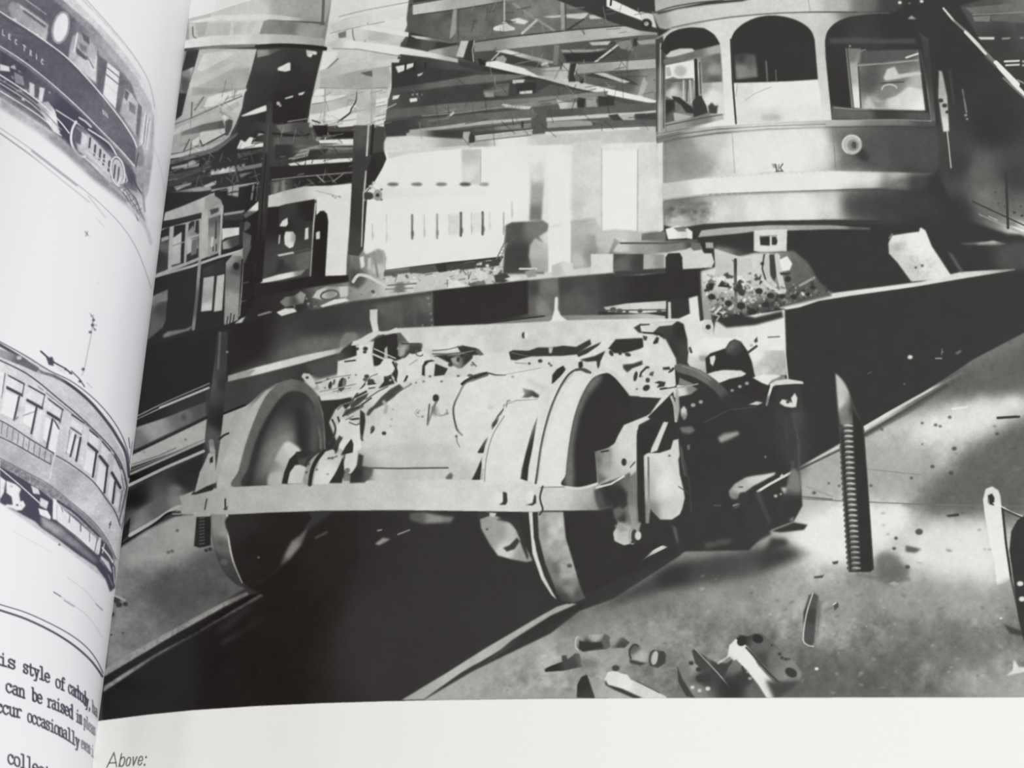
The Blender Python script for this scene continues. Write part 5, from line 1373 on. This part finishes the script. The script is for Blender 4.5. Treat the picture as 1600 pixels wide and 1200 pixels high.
L('204,268 214,292 224,306', 2, 84); L('208,262 222,290 226,330', 3, 150, bl=1.4)
L('190,296 206,312 214,330', 2, 214); L('196,292 212,310 220,332', 2, 96)
for dx, v in ((0, 96), (5, 120), (10, 140)): L([(192+dx, 300), (206+dx, 322), (216+dx, 345)], 1.6, v)
for i in range(6): L([(188+i*5, 290+i*8), (196+i*5, 286+i*8)], 1.6, 110)
L('0,200 50,234 100,272 150,312 188,350 212,386 228,425 236,450', 1.2, 165, s=True)
L('0,208 50,244 100,284 140,316', 2.4, '0,208,160 100,284,200', s=True); L('50,236 120,290', 1.8, 140, bl=1.4)
L('138,306 165,340', 2, 196, bl=1.4)
L('238,225 250,258 257,300', 1, 200, s=True); L('200,318 226,352 236,380', 5, 196, s=True, bl=2)
L('133,362 138,368', 1.4, 120); L('137,362 134,369', 1.2, 120); D('153,442,1 188,502,1', 180); L('150,340 163,355', 1, 196)
section('printed_lower_streetcar')
L('146,492 143,520 138,545 132,575 128,586', 1.4, 176, s=True)
D('146,500,2.2 145,508,2.6 141,519,2.4 148,515,1.6 130,577,2.6 143,494,1.2 150,508,1', 70); L('141,490 148,500 142,508 150,516', 1, 110)
P('-50,508 0,534 50,560 100,592 140,628 172,668 194,714 203,752 203,790 196,860 190,880 178,918 150,895 100,856 60,828 0,786 -50,760', '0,560,205 60,600,196 120,650,190 180,740,190 0,700,190 60,740,186 120,780,186 170,830,190', .8)
L('-50,508 0,534 40,556 75,578 110,595 140,617 165,642 185,670 197,697 203,724', 1.6, 96, s=True)
L('-50,512 0,539 35,560 62,580 85,588 110,602 140,627 168,660 185,686 197,710 202,745', 4.6, '0,540,70 62,580,120 90,592,110 110,602,60 200,740,66', s=True)
P('0,545 30,556 60,574 62,584 40,574 0,558', '0,550,150 40,565,96'); D('30,559,4', 190); D('60,582,3', 176)
junk('60,584 110,612 150,646 172,672 168,676 140,646 100,614 60,592', 46, 47, 1, 3, 110, 210, .7)
L('-50,540 0,563 35,580 60,597 90,622 120,647 150,675 175,702 190,727 199,760', 2, 66, s=True)
L('60,604 105,640 135,664 160,690 184,724 194,765', 1.2, 110, s=True)
for x, y in ((24,584),(70,612),(122,656),(150,684),(172,708)): D([(x, y, 2)], 214)
L('64,549 76,560 84,566', 3, 76); P('72,558 84,562 84,572 76,570', 64); L('84,566 102,576 112,584', 2.4, 66); D('80,560,3 102,577,2.4 110,583,2', 66); L('112,580 124,592 132,604', 1.8, 84); P('86,570 100,576 104,584 92,580', 214)
D('125,596,2.4', 66); L('136,598 144,606', 1, 176)
L('201,684 203,700', 1.4, 96); L('207,690 203,720', 1, 130)
WIN = [  # top strip, upper pane, bar, lower pane, shade line of each window
 ('12,586 38,600', '11,589 38,602 36,614 9,602', '8,604 35,618', '7,610 28,620 22,655 0,645', '30,620 22,656'),
 ('45,603 70,617', '44,608 69,620 67,632 42,622', '42,625 66,638', '40,630 56,638 50,670 36,660', '57,637 49,677'),
 ('75,623 98,640', '75,628 96,641 94,652 73,641', '73,644 94,657', '71,651 81,656 76,692 67,686', '82,655 73,700'),
 ('140,672 153,683', '140,675 151,682 154,692 152,700 139,690', '137,693 152,706', '136,701 149,710 144,743 130,733', '151,705 145,745'),
 ('160,690 172,704', '159,694 170,707 168,722 157,710', '156,713 168,728', '155,720 166,732 161,768 150,757', '168,728 163,770'),
 ('179,711 190,733', '178,717 190,739 188,755 176,737', '175,739 188,762', '172,743 178,751 174,784 168,775', '180,753 176,786')]
for st, up, bar, low, sh in WIN:
    P(up, 212, .6); P(low, 228, .6); L(st, 2.4, 66); L(bar, 4.4, 58); L(sh, 3.2, 58)
L('38,600 35,616', 2, 84); L('70,617 66,636', 2, 84); L('98,640 94,660', 2.4, 76)
P('60,642 68,642 60,690 51,684', 218, .8); P('84,657 93,670 86,710 76,702', 226, .6); L('85,657 92,670', 2.2, 66); L('35,650 54,643', 1.2, 110); P('184,765 188,773 184,797 178,789', 226, .6)
P('0,580 8,584 5,618 0,618', 222, .6); L('8,584 3,622', 2, 84); L('22,656 28,652', 2, 120)
for q in ('9,584 13,586 4,640 0,640', '39,602 45,605 34,662 28,658', '70,620 76,624 66,692 60,690'): P(q, 206, .6)
L('112,648 131,661', 2.2, 66); P('112,654 129,666 127,676 111,665', 214, .6); L('110,668 127,679', 2.2, 80); L('109,672 103,708', 1.6, 84)
P('113,673 117,676 110,710 105,706', 226, .5); L('118,680 110,713', 3, 58); P('120,685 123,687 119,718 115,714', 222, .5); L('126,684 119,720', 3.4, 60); P('98,642 112,650 104,708 89,700', 196, 1); P('132,666 139,672 131,731 123,725', 204, .8)
P('0,657 20,668 50,688 84,708 80,724 55,711 25,694 0,682', '10,670,176 40,690,190 70,708,176', .7)
junk('0,660 50,690 82,710 80,722 50,706 0,680', 40, 49, 1.5, 4, 96, 205, .6)
for i in range(10):
    x = 4 + i*8.4; y = 660 + i*5.6
    L([(x, y), (x-2, y+17)], 1.4, 110)
L('-40,640 0,657 20,668 50,688 84,708', 1.8, 76, s=True); L('-40,668 0,683 25,695 55,712 80,726', 2, 84, s=True); L('84,708 80,724', 1.6, 84)
L('88,712 110,725 145,752 165,778 180,800 188,822', 1.8, 76, s=True); L('88,716 145,757 180,806', 1, 150, s=True)
L('195,748 198,762 192,790 186,815', 1.8, 90); L('199,758 196,800 190,826', 1.4, 110); L('191,766 186,800', 2, 140)
P('0,686 25,698 55,714 80,728 88,714 110,728 145,756 165,782 180,806 188,826 186,850 180,872 165,842 140,812 110,787 75,759 40,740 10,722 0,718', '20,710,170 60,730,180 90,730,176 110,750,165 130,765,184 150,790,200 175,830,200', .8); N('0,690 80,735 180,830 170,850 90,770 0,715', 9, 8, 50)
L('84,712 78,748', 2.4, 200, bl=1); D('172,819,2.2', 84); L('173,815 171,825', 1.6, 84)
P('0,718 10,722 40,738 75,757 110,785 140,810 165,840 181,872 178,882 170,866 150,838 120,808 90,785 60,762 20,738 0,728', 128, .8); N('0,718 40,738 110,785 180,872 172,870 90,785 0,728', 26, 2.5, 51, 1)
L('0,716 40,737 75,756 110,784 140,809 165,839 182,874', 1.2, 96, s=True)
P('0,728 20,739 60,763 90,787 120,810 150,840 170,868 180,886 180,918 172,925 165,905 150,885 138,877 120,865 90,842 65,825 55,815 28,800 0,785', 58, .9)
P('0,744 9,751 6,770 0,780', 214); P('10,751 25,757 33,764 30,772 32,784 36,782 40,790 34,797 26,798 18,794 8,792 10,788 20,789 18,776 10,770', 224, .8); D('27,789,2 33,790,1', 60); D('6,762,2 18,760,2', 170)
P('48,758 60,764 63,773 52,771', 196); P('63,777 76,784 73,796 62,790', 205); P('60,794 74,798 80,808 78,812 62,804', 226); P('83,779 89,782 89,813 82,811', 224); L('0,732 30,757 62,786', 2, 205)
P('64,806 90,820 120,845 145,868 155,880 145,878 120,858 90,838 66,822', '80,818,150 110,845,130 140,870,120', 2.4)
P('89,785 96,792 125,818 150,840 155,846 151,866 130,849 110,832 89,815', 218, .7); L('90,783 120,804 156,839', 3, 66, s=True); L('88,814 120,839 151,867', 1.6, 90); 
L('96,793 98,800', 1.4, 110); L('109,806 108,816', 1.6, 110); L('126,818 126,830', 2, 110); L('140,832 140,846', 1.4, 130); L('152,842 148,862', 1.6, 110); L('98,796 122,815', 1, 150)
P('155,839 159,842 155,866 151,867', 216); P('158,842 168,852 176,866 176,876 166,866 158,856', 60, .8); L('160,856 170,868 176,878', 2.6, 214); L('163,850 160,864', 1.6, 214)
P('158,868 170,878 177,890 174,896 164,884 156,876', 205, .8); L('150,866 162,880 172,894', 1.6, 84)
L('172,880 178,900', 2.4, 66); L('169,898 176,915', 2, 130); L('177,886 179,912', 1.6, 200)
L('84,926 110,942 140,966 160,996', 1, 190, s=True); L('84,925 95,932', 1.6, 110); L('100,938 116,948', 1.2, 130); L('105,902 135,925 160,955', 1, 196, s=True); L('150,944 160,953', 1.6, 150); D('93,851,2', 84); L('20,830 80,862', 1, 205)
section('printed_rule_lines')
L('-50,928 0,944.5 40,957 80,975 112,993 136,1012 152,1033 161,1052', 1.6, 84, s=True)
L('-50,938 0,953.5 40,967 80,986 112,1006 136,1026 150,1042 160,1057', 3.2, 80, s=True)
section('printed_typewritten_text')
B1 = 58
write('h', '-18,1033 -2,1037', 13, 2.6, B1); write('is', '-2,1038 25,1046', 13, 2.8, B1)
write('style', '36,1050 78,1067', 13, 2.6, B1); write('of', '87,1073 102,1080', 13, 2.3, B1); write('carbody,', '107,1082 124,1093 142,1110', 13, 1.9, B1, fill=1.1); write('ha', '144,1112 152,1121', 12, 1.5, 100)
write('can', '9,1080 39,1091', 13, 2.7, B1); write('be', '50,1094 66,1100', 13, 2.6, B1); write('raised', '74,1104 94,1112 114,1123', 13, 2.3, B1); write('in', '119,1127 128,1132', 13, 1.9, B1); write('pleas', '131,1134 149,1150', 12, 1.5, 96)
write('ccur', '-6,1112 34,1122', 13, 2.7, B1); write('occasionally', '43,1127 70,1138 100,1153 124,1169', 13, 2.2, B1); write('even', '127,1168 141,1178', 12, 1.6, 96); write('i', '142,1180 147,1184', 12, 1.4, 110)
write('collecti', '12,1192 48,1205 88,1224', 14, 2.5, B1)
LEFT = printing(TONE, IDM, 95, 10.0, 7.0); LEFT_ID = IDM.copy()

# ---------------------------------------------------------------------------
# PAPER: page shapes in section (x, z), then the printed sheets as fine meshes
# ---------------------------------------------------------------------------
def section_curve(p, step):
    c = spline(np.array(p, float), False, 40)
    s = np.r_[0, np.cumsum(np.hypot(*(c[1:]-c[:-1]).T))]
    n = max(2, int(s[-1]/step))
    t = np.linspace(0, s[-1], n)
    return np.c_[np.interp(t, s, c[:, 0]), np.interp(t, s, c[:, 1])]

# layout units: where a point of the paper lies on the printer's layout sheet.
# (fixed constants of the layout, in metres -> layout units)
LA = np.array([0.0, -0.123940, 0.233098])
LR = np.array([1.0, 0.0, 0.0]); LU = np.array([0.0, 0.882948, 0.469472]); LF = np.array([0.0, 0.469472, -0.882948])
def layout(x, y, z):
    dx, dy, dz = x-LA[0], y-LA[1], z-LA[2]
    w = dx*LF[0] + dy*LF[1] + dz*LF[2]
    return 800 + 2400*(dx*LR[0]+dy*LR[1]+dz*LR[2])/w, 600 - 2400*(dx*LU[0]+dy*LU[1]+dz*LU[2])/w

def sample(img, u, v, nearest=False, mirror=True):
    fu = u + OX; fv = v + OY
    if mirror:
        lim = 1650 + OX; fu = np.where(fu > lim, 2*lim - fu, fu)
        lo = OY - 32; fv = np.where(fv < lo, 2*lo - fv, fv)
    fu = np.clip(fu, 0, CW-1.001); fv = np.clip(fv, 0, CH-1.001)
    if nearest:
        return img[np.round(fv).astype(int), np.round(fu).astype(int)]
    i = fu.astype(int); j = fv.astype(int); a = fu-i; b = fv-j
    return (img[j, i]*(1-a)+img[j, i+1]*a)*(1-b) + (img[j+1, i]*(1-a)+img[j+1, i+1]*a)*b

def paper_material(name, rough, grain):
    m = bpy.data.materials.new(name); m.use_nodes = True
    nt = m.node_tree; n = nt.nodes; b = n['Principled BSDF']
    at = n.new('ShaderNodeAttribute'); at.attribute_name = 'ink'
    nz = n.new('ShaderNodeTexNoise'); nz.inputs['Scale'].default_value = 5200; nz.inputs['Detail'].default_value = 2
    co = n.new('ShaderNodeTexCoord')
    mp = n.new('ShaderNodeMapRange'); mp.inputs['To Min'].default_value = 1-grain; mp.inputs['To Max'].default_value = 1+grain
    mu = n.new('ShaderNodeVectorMath'); mu.operation = 'SCALE'
    nt.links.new(co.outputs['Object'], nz.inputs['Vector'])
    nt.links.new(nz.outputs['Fac'], mp.inputs['Value'])
    nt.links.new(at.outputs['Color'], mu.inputs[0]); nt.links.new(mp.outputs['Result'], mu.inputs['Scale'])
    nt.links.new(mu.outputs['Vector'], b.inputs['Base Color'])
    b.inputs['Roughness'].default_value = rough
    b.inputs['Specular IOR Level'].default_value = 0.27
    return m
M_GLOSS = paper_material('glossy_printed_paper', 0.38, 0.05)
M_LEFT = paper_material('white_printed_paper', 0.45, 0.015)

def plain(name, col, rough=0.6, scale=0, c2=None):
    m = bpy.data.materials.new(name); m.use_nodes = True
    nt = m.node_tree; b = nt.nodes['Principled BSDF']
    b.inputs['Base Color'].default_value = (*col, 1); b.inputs['Roughness'].default_value = rough
    if scale:
        co = nt.nodes.new('ShaderNodeTexCoord'); mpg = nt.nodes.new('ShaderNodeMapping')
        mpg.inputs['Scale'].default_value = c2[1]
        nz = nt.nodes.new('ShaderNodeTexNoise'); nz.inputs['Scale'].default_value = scale
        mx = nt.nodes.new('ShaderNodeMix'); mx.data_type = 'RGBA'
        mx.inputs[6].default_value = (*col, 1); mx.inputs[7].default_value = (*c2[0], 1)
        nt.links.new(co.outputs['Object'], mpg.inputs[0]); nt.links.new(mpg.outputs[0], nz.inputs['Vector'])
        nt.links.new(nz.outputs['Fac'], mx.inputs['Factor']); nt.links.new(mx.outputs[2], b.inputs['Base Color'])
    return m

def lin(v):
    v = np.clip(v, 0, 255)/255.0
    return np.where(v <= 0.04045, v/12.92, ((v+0.055)/1.055)**2.4)

def ink_right(t, x):
    # tones carry some gutter shade in the ink; this lightening offsets part of it
    g = lin(t) * (1 + EVEN*np.exp(-(x - CREASE)/0.022))
    a = np.clip((g - INK_FLOOR)/(lin(np.array(232.0)) - INK_FLOOR), 0, 1.0)*PAPER_R
    return np.stack([a*0.995 + 0.0045, a*0.998 + 0.002, a*0.975 + 0.002], 1)

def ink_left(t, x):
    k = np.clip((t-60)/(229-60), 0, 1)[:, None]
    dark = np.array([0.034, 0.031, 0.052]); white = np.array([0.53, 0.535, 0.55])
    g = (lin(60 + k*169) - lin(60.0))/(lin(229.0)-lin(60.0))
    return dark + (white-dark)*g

def sheet(X, Y, Z, tone, ids, names, mat, paper_name, parent, colour):
    """one printed sheet; each printed picture element is its own piece of the sheet"""
    nr, nc = X.shape
    co = np.stack([X.ravel(), Y.ravel(), Z.ravel()], 1)
    col = colour(tone.ravel(), X.ravel())
    a = (np.arange(nr-1)[:, None]*nc + np.arange(nc-1)[None, :])
    quads = np.stack([a, a+1, a+nc+1, a+nc], -1).reshape(-1, 4)
    fid = ids[:-1, :-1].ravel()
    out = {}
    base = None
    for k in [0] + [i for i in np.unique(fid) if i != 0]:
        q = quads[fid == k]
        if len(q) == 0:
            continue
        used = np.unique(q)
        remap = np.zeros(len(co), np.int32); remap[used] = np.arange(len(used))
        q2 = remap[q]
        nm = paper_name if k == 0 else names[k].split('#')[0]
        me = bpy.data.meshes.new(nm)
        me.vertices.add(len(used)); me.vertices.foreach_set('co', co[used].astype(np.float32).ravel())
        me.loops.add(q2.size); me.loops.foreach_set('vertex_index', q2.ravel().astype(np.int32))
        me.polygons.add(len(q2)); me.polygons.foreach_set('loop_start', np.arange(0, q2.size, 4, dtype=np.int32))
        me.polygons.foreach_set('use_smooth', np.ones(len(q2), bool))
        me.update(calc_edges=True)
        ca = me.color_attributes.new('ink', 'FLOAT_COLOR', 'POINT')
        rgba = np.ones((len(used), 4), np.float32); rgba[:, :3] = col[used]
        ca.data.foreach_set('color', rgba.ravel())
        me.materials.append(mat)
        o = bpy.data.objects.new(nm, me); bpy.context.collection.objects.link(o)
        if k == 0:
            base = o; o.parent = parent
        else:
            out[names[k]] = o
    for o in out.values():
        o.parent = base
    return base, out

INK_FLOOR = 0.012
EVEN = 0.22
PAPER_R = 0.80
CREASE = -0.0672

book = bpy.data.objects.new('open_book', None); bpy.context.collection.objects.link(book)
book['label'] = 'open picture book with curled left page and glossy black-and-white workshop photograph on right page'
book['category'] = 'book'

# ---- right page ----
RP = [(-67.2, -13.0), (-62.5, -11.4), (-58.5, -9.6), (-54.5, -8.0), (-50.8, -6.7), (-45.5, -5.55), (-40.3, -4.54), (-30, -2.8), (-20, -1.73), (-10, -1.0), (5, -0.35), (20, 0), (50, 0.1), (80, 0.1), (110, -0.2), (135, -0.7)]
rc = section_curve(RP, 0.108)/1000.0
pic = []
v = 1215.0
while True:                                   # rows a constant step apart on the layout sheet
    k = (600 - v)/2400.0
    d = LF + k*LU
    y = LA[1] + d[1]*(-LA[2]/d[2])
    pic.append(y)
    v -= 1.0
    if v < -40: break
ys = np.array(pic)
Y, Xi = np.meshgrid(ys, np.arange(len(rc)), indexing='ij')
X = rc[:, 0][Xi]; Z = rc[:, 1][Xi]
U, V = layout(X, Y, Z)
tone = sample(RIGHT, U, V); ids = sample(RIGHT_ID, U, V, True)
ids = np.where((Y < -0.05516) & (V > 1085) & (ids != NAMES.index('printed_caption')), 0, ids)
right_page, rparts = sheet(X, Y, Z, tone, ids, NAMES, M_GLOSS, 'right_page', book, ink_right)

# ---- left page ----
LP = [(-67.2, -13.0), (-66.7, -9.5), (-66.4, -5.0), (-66.4, 0.0), (-67.1, 6.5), (-69.0, 13.0), (-71.4, 18.2), (-74.4, 23.0), (-78.6, 27.6), (-84.5, 31.5), (-93, 34.5), (-105, 36), (-125, 35), (-150, 31), (-180, 24), (-215, 15)]
lc = section_curve(LP[:12], 0.13)/1000.0
ysl = np.r_[ys[0] - np.arange(150, 0, -1)*0.000105, ys]
Yl, Xi = np.meshgrid(ysl, np.arange(len(lc)), indexing='ij')
Xl = lc[:, 0][Xi]; Zl = lc[:, 1][Xi]
U, V = layout(Xl, Yl, Zl)
tone = sample(LEFT, U, V, mirror=False); ids = sample(LEFT_ID, U, V, True, mirror=False)
inside = (U > -48) & (V < 1270)
tone = np.where(inside, tone, 229.0); ids = np.where(inside, ids, 0)
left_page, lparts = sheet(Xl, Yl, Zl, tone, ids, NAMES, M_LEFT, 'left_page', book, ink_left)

# ---- the unprinted rest of both leaves, the page blocks and the case ----
Y0, Y1 = float(ys.min()), float(ys.max())
def strip(name, sec, y0, y1, thick, mat, parent):
    """a leaf or a block of leaves: section swept along y with real thickness"""
    sec = np.array(sec)/1000.0; n = len(sec)
    vs = []; fs = []
    for y in (y0, y1):
        vs += [(x, y, z) for x, z in sec]
        vs += [(x, y, zz) for (x, z), zz in zip(sec, thick(sec))]
    for i in range(n-1):
        a, b, c, d = i, i+1, n+i+1, n+i
        A, B, C_, D_ = a+2*n, b+2*n, c+2*n, d+2*n
        fs += [(a, b, B, A), (d, D_, C_, c), (a, d, c, b), (A, B, C_, D_)]
    fs += [(0, 2*n, 3*n, n), (n-1, 2*n-1, 4*n-1, 3*n-1)]
    me = bpy.data.meshes.new(name); me.from_pydata(vs, [], fs); me.update()
    me.materials.append(mat)
    o = bpy.data.objects.new(name, me); bpy.context.collection.objects.link(o); o.parent = parent
    return o
M_PAGES = plain('page_edges', (0.74, 0.73, 0.70), 0.7, 900, ((0.62, 0.61, 0.57), (1, 1, 60)))
M_CASE = plain('book_cloth', (0.03, 0.035, 0.06), 0.6, 900, ((0.05, 0.055, 0.09), (1, 1, 1)))
TOPY, BOTY = 0.115, -0.110
rs = section_curve(RP, 3.0); ls = section_curve(LP, 3.0)
off = lambda d: (lambda s: s[:, 1]-d)
M_BLANK = plain('blank_paper', (0.80, 0.80, 0.79), 0.4)
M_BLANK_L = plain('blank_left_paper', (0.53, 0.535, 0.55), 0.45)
strip('page_margin', rs, BOTY, Y0, off(0.00015), M_BLANK, book)
strip('page_margin', rs, Y1, TOPY, off(0.00015), M_BLANK, book)
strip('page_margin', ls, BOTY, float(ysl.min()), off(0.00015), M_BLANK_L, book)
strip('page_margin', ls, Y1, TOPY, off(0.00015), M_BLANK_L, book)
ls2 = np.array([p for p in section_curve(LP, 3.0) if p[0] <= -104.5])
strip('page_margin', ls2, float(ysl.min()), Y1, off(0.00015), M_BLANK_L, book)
BASE = -0.030
blk = rs.copy(); blk[:, 1] -= 0.3; strip('page_block', blk, BOTY, TOPY, lambda s: np.full(len(s), BASE), M_PAGES, book)
# left block keeps behind the visible curl
lb = [(p[0]-0.35, p[1]-0.3) for p in ls if p[0] < -67.6 and p[1] > 5]
strip('page_block', lb, BOTY, TOPY, lambda s: np.full(len(s), BASE), M_PAGES, book)
def slab(name, x0, x1, y0, y1, z0, z1, mat, parent, bev=0.001):
    import bmesh
    bm = bmesh.new(); bmesh.ops.create_cube(bm, size=1)
    for v_ in bm.verts:
        v_.co = ((x0+x1)/2 + v_.co.x*(x1-x0), (y0+y1)/2 + v_.co.y*(y1-y0), (z0+z1)/2 + v_.co.z*(z1-z0))
    bmesh.ops.bevel(bm, geom=list(bm.edges), offset=bev, segments=2, affect='EDGES')
    me = bpy.data.meshes.new(name); bm.to_mesh(me); bm.free(); me.materials.append(mat)
    o = bpy.data.objects.new(name, me); bpy.context.collection.objects.link(o)
    if parent: o.parent = parent
    return o
slab('cover_board', -0.062, 0.140, BOTY-0.004, TOPY+0.004, BASE-0.003, BASE, M_CASE, book)
slab('cover_board', -0.220, -0.070, BOTY-0.004, TOPY+0.004, BASE-0.003, BASE, M_CASE, book)
slab('book_spine', -0.0698, -0.0622, BOTY-0.004, TOPY+0.004, BASE-0.003, BASE-0.0005, M_CASE, book)

# the surface the book lies on
M_WOOD = plain('wooden_surface', (0.30, 0.19, 0.11), 0.5, 14, ((0.42, 0.28, 0.17), (1, 12, 1)))
fl = slab('floor', -1.2, 1.2, -1.0, 1.0, BASE-0.033, BASE-0.003, M_WOOD, None)
fl['kind'] = 'structure'

PART_LABELS = {
 'printed_shed_roof': 'printed picture of steel roof trusses with pale beams of light, top left of the photograph',
 'printed_shed_windows': 'printed picture of bright washed-out shed windows and a white streetcar side',
 'printed_background_streetcar': 'printed picture of dark background streetcars with scrap in front, left of the photograph',
 'printed_roof_column': 'printed picture of two dark roof columns',
 'printed_dark_girder': 'printed picture of the long black girder crossing behind the wheel truck',
 'printed_pit_and_floor': 'printed picture of the black track pit and floor at lower left',
 'printed_shop_floor': 'printed picture of the sunlit plank floor at lower right',
 'printed_loose_ironwork': 'printed picture of loose bolts and castings lying on the floor at the bottom edge',
 'printed_strap_and_wheel': 'printed picture of a pale slotted strap at the right edge',
 'printed_girder_on_screw_jack': 'printed picture of the black girder end on the right',
 'printed_screw_jack': 'printed picture of an upright threaded screw jack',
 'printed_streetcar': 'printed picture of a large streetcar front with three arched windows',
 'printed_scrap_heap': 'printed picture of a heap of scrap and hoses under the streetcar',
 'printed_side_bench': 'printed picture of a pale work bench behind the girder',
 'printed_truck_frame': 'printed picture of the pale wheel truck frame and traction motor',
 'printed_wheel': 'printed picture of the left wheel of the truck, its inner face in view',
 'printed_wheel#2': 'printed picture of the right wheel of the truck, its dark face in view',
 'printed_gear_case': 'printed picture of the gear case and axle box below the right wheel',
 'printed_guard_bar': 'printed picture of the pale horizontal bar across both wheels',
 'printed_caption': 'printed caption word Above: under the photograph',
 'printed_upper_streetcar': 'printed picture of an interurban streetcar lettered ELECTRIC, top of left page',
 'printed_lower_streetcar': 'printed picture of a streetcar with tall windows and trolley pole, middle of left page',
 'printed_rule_lines': 'double printed rule above the typewriting',
 'printed_typewritten_text': 'four lines of dark typewriter lettering at the foot of the left page',
}
right_page['label'] = 'glossy right page with white lower margin'
left_page['label'] = 'bluish white left page curling down into the gutter'
for nm, lb_ in PART_LABELS.items():
    for d_ in (rparts, lparts):
        if nm in d_: d_[nm]['label'] = lb_
